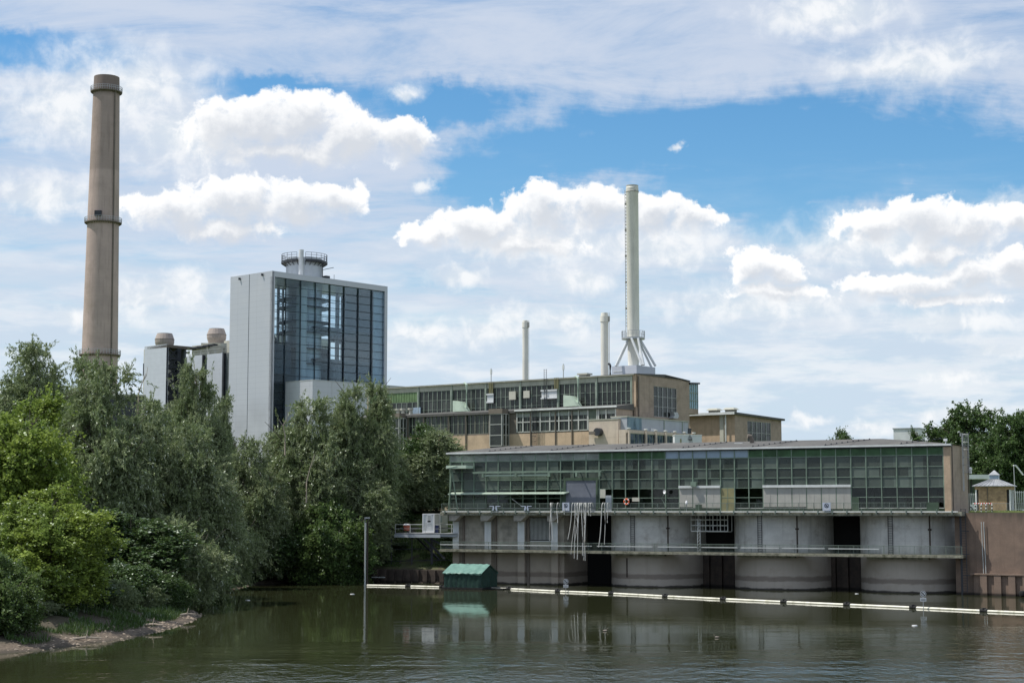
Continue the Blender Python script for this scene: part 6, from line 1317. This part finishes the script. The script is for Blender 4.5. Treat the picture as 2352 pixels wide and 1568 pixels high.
# undergrowth and grass (uncountable)
def scatter(name, n, sel, hl, lw, mt, zlo=.5):
    global rng; rng = np.random.default_rng(5); P = []
    while sum(len(q) for q in P) < n:
        x = rng.uniform(-75, 70, 60000); y = rng.uniform(100, 245, 60000); h, d = height(x, y); k = sel(x, y, h, d); P.append(np.stack([x[k], y[k], h[k]], 1))
    P = np.concatenate(P)[:n]; P = P[vnoise(P[:, 0], P[:, 1], 2.3, 9) > .38]; n = len(P); hgt = hl * rng.uniform(.4, 1.3, n) * (.5 + vnoise(P[:, 0], P[:, 1], 1.7, 2)); D = rng.normal(size=(n, 3)) * .35 + np.array([0, 0, 1.0]); D = unit(D)
    me = leaf_mesh(name, P + D * (hgt * .5)[:, None], D, hgt, np.full(n, lw)); me.materials.append(mt); o = bpy.data.objects.new(name, me); COL.objects.link(o); o['kind'] = 'stuff'; return o
scatter('undergrowth', 170000, lambda x, y, h, d: (d > 1.2) & (d < 16) & (x < PU.P(aL, 0, 0).x + 1) & (h < 7), .5, .07, LV['dark'])
o_ = scatter('quay_grass', 26000, lambda x, y, h, d: (d > 1.5) & (d < 24) & (x > PU.P(aE, 0, 0).x + .3) & (h > 8), .16, .03, leafmat('lawn_blade', (.18, .23, .07), (.32, .34, .13), (.26, .29, .10), .2, .3)); o_['kind'] = 'stuff'
# stones on the beach
def stones():
    rng_ = np.random.default_rng(8); m = MB(); c = 0
    while c < 900:
        x = rng_.uniform(-60, -8); y = rng_.uniform(105, 215); h, d = height(x, y)
        if -.3 < d[0] < 2.6:
            s = rng_.uniform(.05, .2); b = Vector((x, y, h[0])); k = 6
            m.add([b + Vector((s * math.cos(i) * rng_.uniform(.7, 1.2), s * math.sin(i) * rng_.uniform(.6, 1), 0)) for i in np.linspace(0, 5.2, k)] + [b + Vector((0, 0, s * .6))], [(i, (i + 1) % k, k) for i in range(k)]); c += 1
    o = part('beach_stones', m, mat('beach_stone', (.27, .22, .17), .9, var=.4, scale=3), None); o['kind'] = 'stuff'
stones()
# ================================================================== SKY + SUN
SUNV = Vector((-1, .04, 0)).normalized() * math.cos(R(61)) + Vector((0, 0, math.sin(R(61))))
sd_ = bpy.data.lights.new('sun', 'SUN'); sd_.energy = 4.4; sd_.angle = R(.5); sd_.color = (1, .955, .89); so = bpy.data.objects.new('sun', sd_); COL.objects.link(so); so.rotation_euler = SUNV.to_track_quat('Z', 'Y').to_euler(); so.location = (-80, 0, 200)
W_ = bpy.data.worlds.new('World'); SC.world = W_; W_.use_nodes = True
for n_ in list(W_.node_tree.nodes): W_.node_tree.nodes.remove(n_)
t = NT(W_.node_tree); out = t.n('ShaderNodeOutputWorld'); bg = t.n('ShaderNodeBackground'); t.nt.links.new(bg.outputs[0], out.inputs[0]); bg.inputs[1].default_value = .13
sky = t.n('ShaderNodeTexSky'); sky.sky_type = 'NISHITA'; sky.sun_disc = False; sky.sun_elevation = R(61); sky.sun_rotation = math.atan2(SUNV.x, SUNV.y); sky.air_density = 1.0; sky.dust_density = .6; sky.ozone_density = 2.2
dirv = t.vmath('NORMALIZE', t.n('ShaderNodeTexCoord').outputs['Generated']); dx, dy, dz = t.sep(dirv)
KS = 38.0
az = t.math('MULTIPLY', t.math('ARCTAN2', dx, dy), KS); el = t.math('MULTIPLY', t.math('ARCSINE', dz), KS)   # 1 unit = 1/38 rad
def ae(X, Y): d = ray(X, Y).normalized(); return math.atan2(d.x, d.y) * KS, math.asin(d.z) * KS
P0 = t.comb(az, el, 0.0)
def field(P, blobs, k=.25):
    acc = None
    for (x, y, rx, ry) in blobs:
        a, e = ae(x, y); sx, sy = 100 / rx, 100 / ry
        l = t.vmath('LENGTH', t.vmath('MULTIPLY_ADD', P, (sx, sy, 0), (-a * sx, -e * sy, 0)))
        acc = l if acc is None else t.math('SMOOTH_MIN', acc, l, k)
    return t.math('SUBTRACT', 1.0, acc)
CU = [(600, 292, 115, 85), (690, 285, 115, 78), (800, 318, 115, 72), (925, 325, 100, 62), (520, 300, 110, 80), (640, 350, 190, 40),
      (400, 490, 130, 55), (540, 470, 140, 68), (680, 472, 130, 58), (775, 465, 80, 48), (520, 530, 170, 38),
      (990, 540, 90, 32), (1100, 528, 120, 52), (1250, 490, 115, 72), (1370, 478, 90, 62), (1490, 490, 110, 52), (1590, 505, 80, 42), (1200, 560, 170, 34),
      (2010, 520, 95, 46), (2120, 512, 115, 66), (2230, 525, 90, 60), (2335, 500, 60, 44), (2150, 580, 120, 36),
      (1735, 612, 75, 50), (1790, 625, 55, 36), (1790, 668, 120, 30), (2030, 660, 120, 32), (2130, 652, 95, 36), (2225, 640, 95, 48), (2320, 615, 80, 52), (2180, 690, 160, 25)]
CS = [(925, 215, 55, 30), (1557, 335, 24, 14), (970, 425, 36, 17), (1065, 640, 100, 30), (1340, 640, 110, 40), (1170, 730, 85, 40), (960, 770, 110, 48), (1120, 765, 110, 45), (430, 660, 150, 50), (175, 735, 60, 34), (2195, 866, 90, 24), (1985, 985, 80, 24), (2290, 800, 90, 26), (1300, 740, 110, 40), (330, 690, 110, 60), (1850, 960, 60, 16), (2100, 150, 260, 70), (1900, 30, 220, 60), (170, 250, 220, 110), (1560, 590, 140, 40), (2330, 480, 90, 50), (2130, 960, 60, 20), (430, 310, 190, 110), (280, 190, 260, 110), (1500, 560, 260, 70), (2000, 560, 300, 90), (100, 450, 160, 60), (1250, 560, 260, 70), (1750, 700, 300, 60), (2200, 740, 200, 40)]
HOLE = [(1780, 330, 470, 95), (1330, 345, 260, 62), (2280, 410, 200, 70), (1150, 400, 130, 70), (620, 207, 130, 26), (1010, 240, 170, 40), (1850, 510, 110, 40), (80, 120, 160, 30), (1750, 420, 330, 50)]
wn = t.n('ShaderNodeTexNoise'); t.put(wn.inputs['Vector'], P0); wn.inputs['Scale'].default_value = 1.3; wn.inputs['Detail'].default_value = 5; wn.inputs['Roughness'].default_value = .6
Pw = t.vmath('ADD', P0, t.scl(t.vmath('SUBTRACT', wn.outputs['Color'], (.5, .5, .5)), (1.25, .85, 0)))
fine = t.math('SUBTRACT', t.noise(P0, 1.55, 12, .59, .3), .5)
fine2 = t.math('SUBTRACT', t.noise(t.vmath('ADD', P0, (-.10, .22, 0)), 1.55, 7, .62, .3), .5)
dn = t.math('ADD', field(Pw, CU), t.math('MULTIPLY', fine, 1.35))
dn2 = t.math('ADD', field(t.vmath('ADD', Pw, (-.10, .24, 0)), CU), t.math('MULTIPLY', fine2, 1.15))
# thin high cloud
pl = t.comb(t.math('DIVIDE', dx, t.math('ADD', dz, .1)), t.math('DIVIDE', dy, t.math('ADD', dz, .1)), 0.0)
st = t.noise(t.scl(pl, (2.6, 4.2, 1)), 1.0, 10, .66, .5); st2 = t.noise(t.scl(pl, (.7, 1.2, 1)), 1.0, 4, .55)
hole = t.ramp(t.math('ADD', field(Pw, HOLE, .3), t.math('MULTIPLY', fine, .9)), -.9, .75)
hc = t.math('ADD', t.math('MULTIPLY', t.math('SUBTRACT', st, .5), 1.7), t.math('MULTIPLY', t.math('SUBTRACT', st2, .5), 1.0))
high = t.ramp(t.math('SUBTRACT', t.math('ADD', hc, .70), t.math('MULTIPLY', hole, .95)), .0, .9, 0, .92)
# low layered haze cloud near the horizon
bands = t.noise(t.scl(P0, (.22, 1.15, 1)), 1.0, 6, .6, .3)
low = t.ramp(t.math('ADD', t.math('MULTIPLY', t.math('SUBTRACT', bands, .5), 5.0), t.math('SUBTRACT', 6.4, el)), -1.5, 4.2, 0, .86)
soft = t.ramp(t.math('ADD', field(Pw, CS, .3), t.math('MULTIPLY', fine, 1.2)), -.2, 1.0, 0, .88)
base = sky.outputs[0]
satn = t.n('ShaderNodeHueSaturation'); satn.inputs['Saturation'].default_value = 1.32; satn.inputs['Value'].default_value = 1.02; t.put(satn.inputs['Color'], base); c = t.mix(1.0, satn.outputs[0], (.90, .99, .96, 1), 'MULTIPLY')
c = t.mix(high, c, (4.5, 5.0, 5.9, 1))
lowc = t.mix(t.ramp(t.noise(t.scl(P0, (.35, 1.5, 1)), 1.0, 5, .6), .42, .62), (4.3, 5.2, 6.1, 1), (6.0, 6.35, 6.7, 1)); c = t.mix(low, c, lowc)
c = t.mix(soft, c, t.mix(t.ramp(fine, -.12, .12), (5.2, 5.7, 6.2, 1), (6.9, 7.0, 7.1, 1)))
shd = t.ramp(t.math('SUBTRACT', dn2, t.math('MULTIPLY', fine, .5)), -.05, .8)
al = t.ramp(dn, -.04, t.mixf(shd, .2, .95))
cc_ = t.mix(shd, (7.6, 7.6, 7.6, 1), (4.9, 5.15, 5.55, 1)); c = t.mix(t.math('MULTIPLY', al, .96), c, cc_)
c = t.mix(t.ramp(dz, -.03, .0, 1, 0), c, (.9, 1.0, .85, 1))
t.put(bg.inputs[0], c)
try: W_.cycles.sampling_method = 'MANUAL'; W_.cycles.sample_map_resolution = 512
except Exception: pass
# ------------------------------------------------------------------ render settings
SC.render.engine = 'CYCLES'
v = SC.view_settings; v.view_transform = 'Standard'; v.look = 'None'; v.exposure = 0.12; v.gamma = 1.0; v.use_curve_mapping = False
SC.cycles.max_bounces = 8; SC.cycles.transparent_max_bounces = 16; SC.cycles.use_denoising = True
for k_ in PROTO:
    if k_ not in used: print('unused proto', k_)
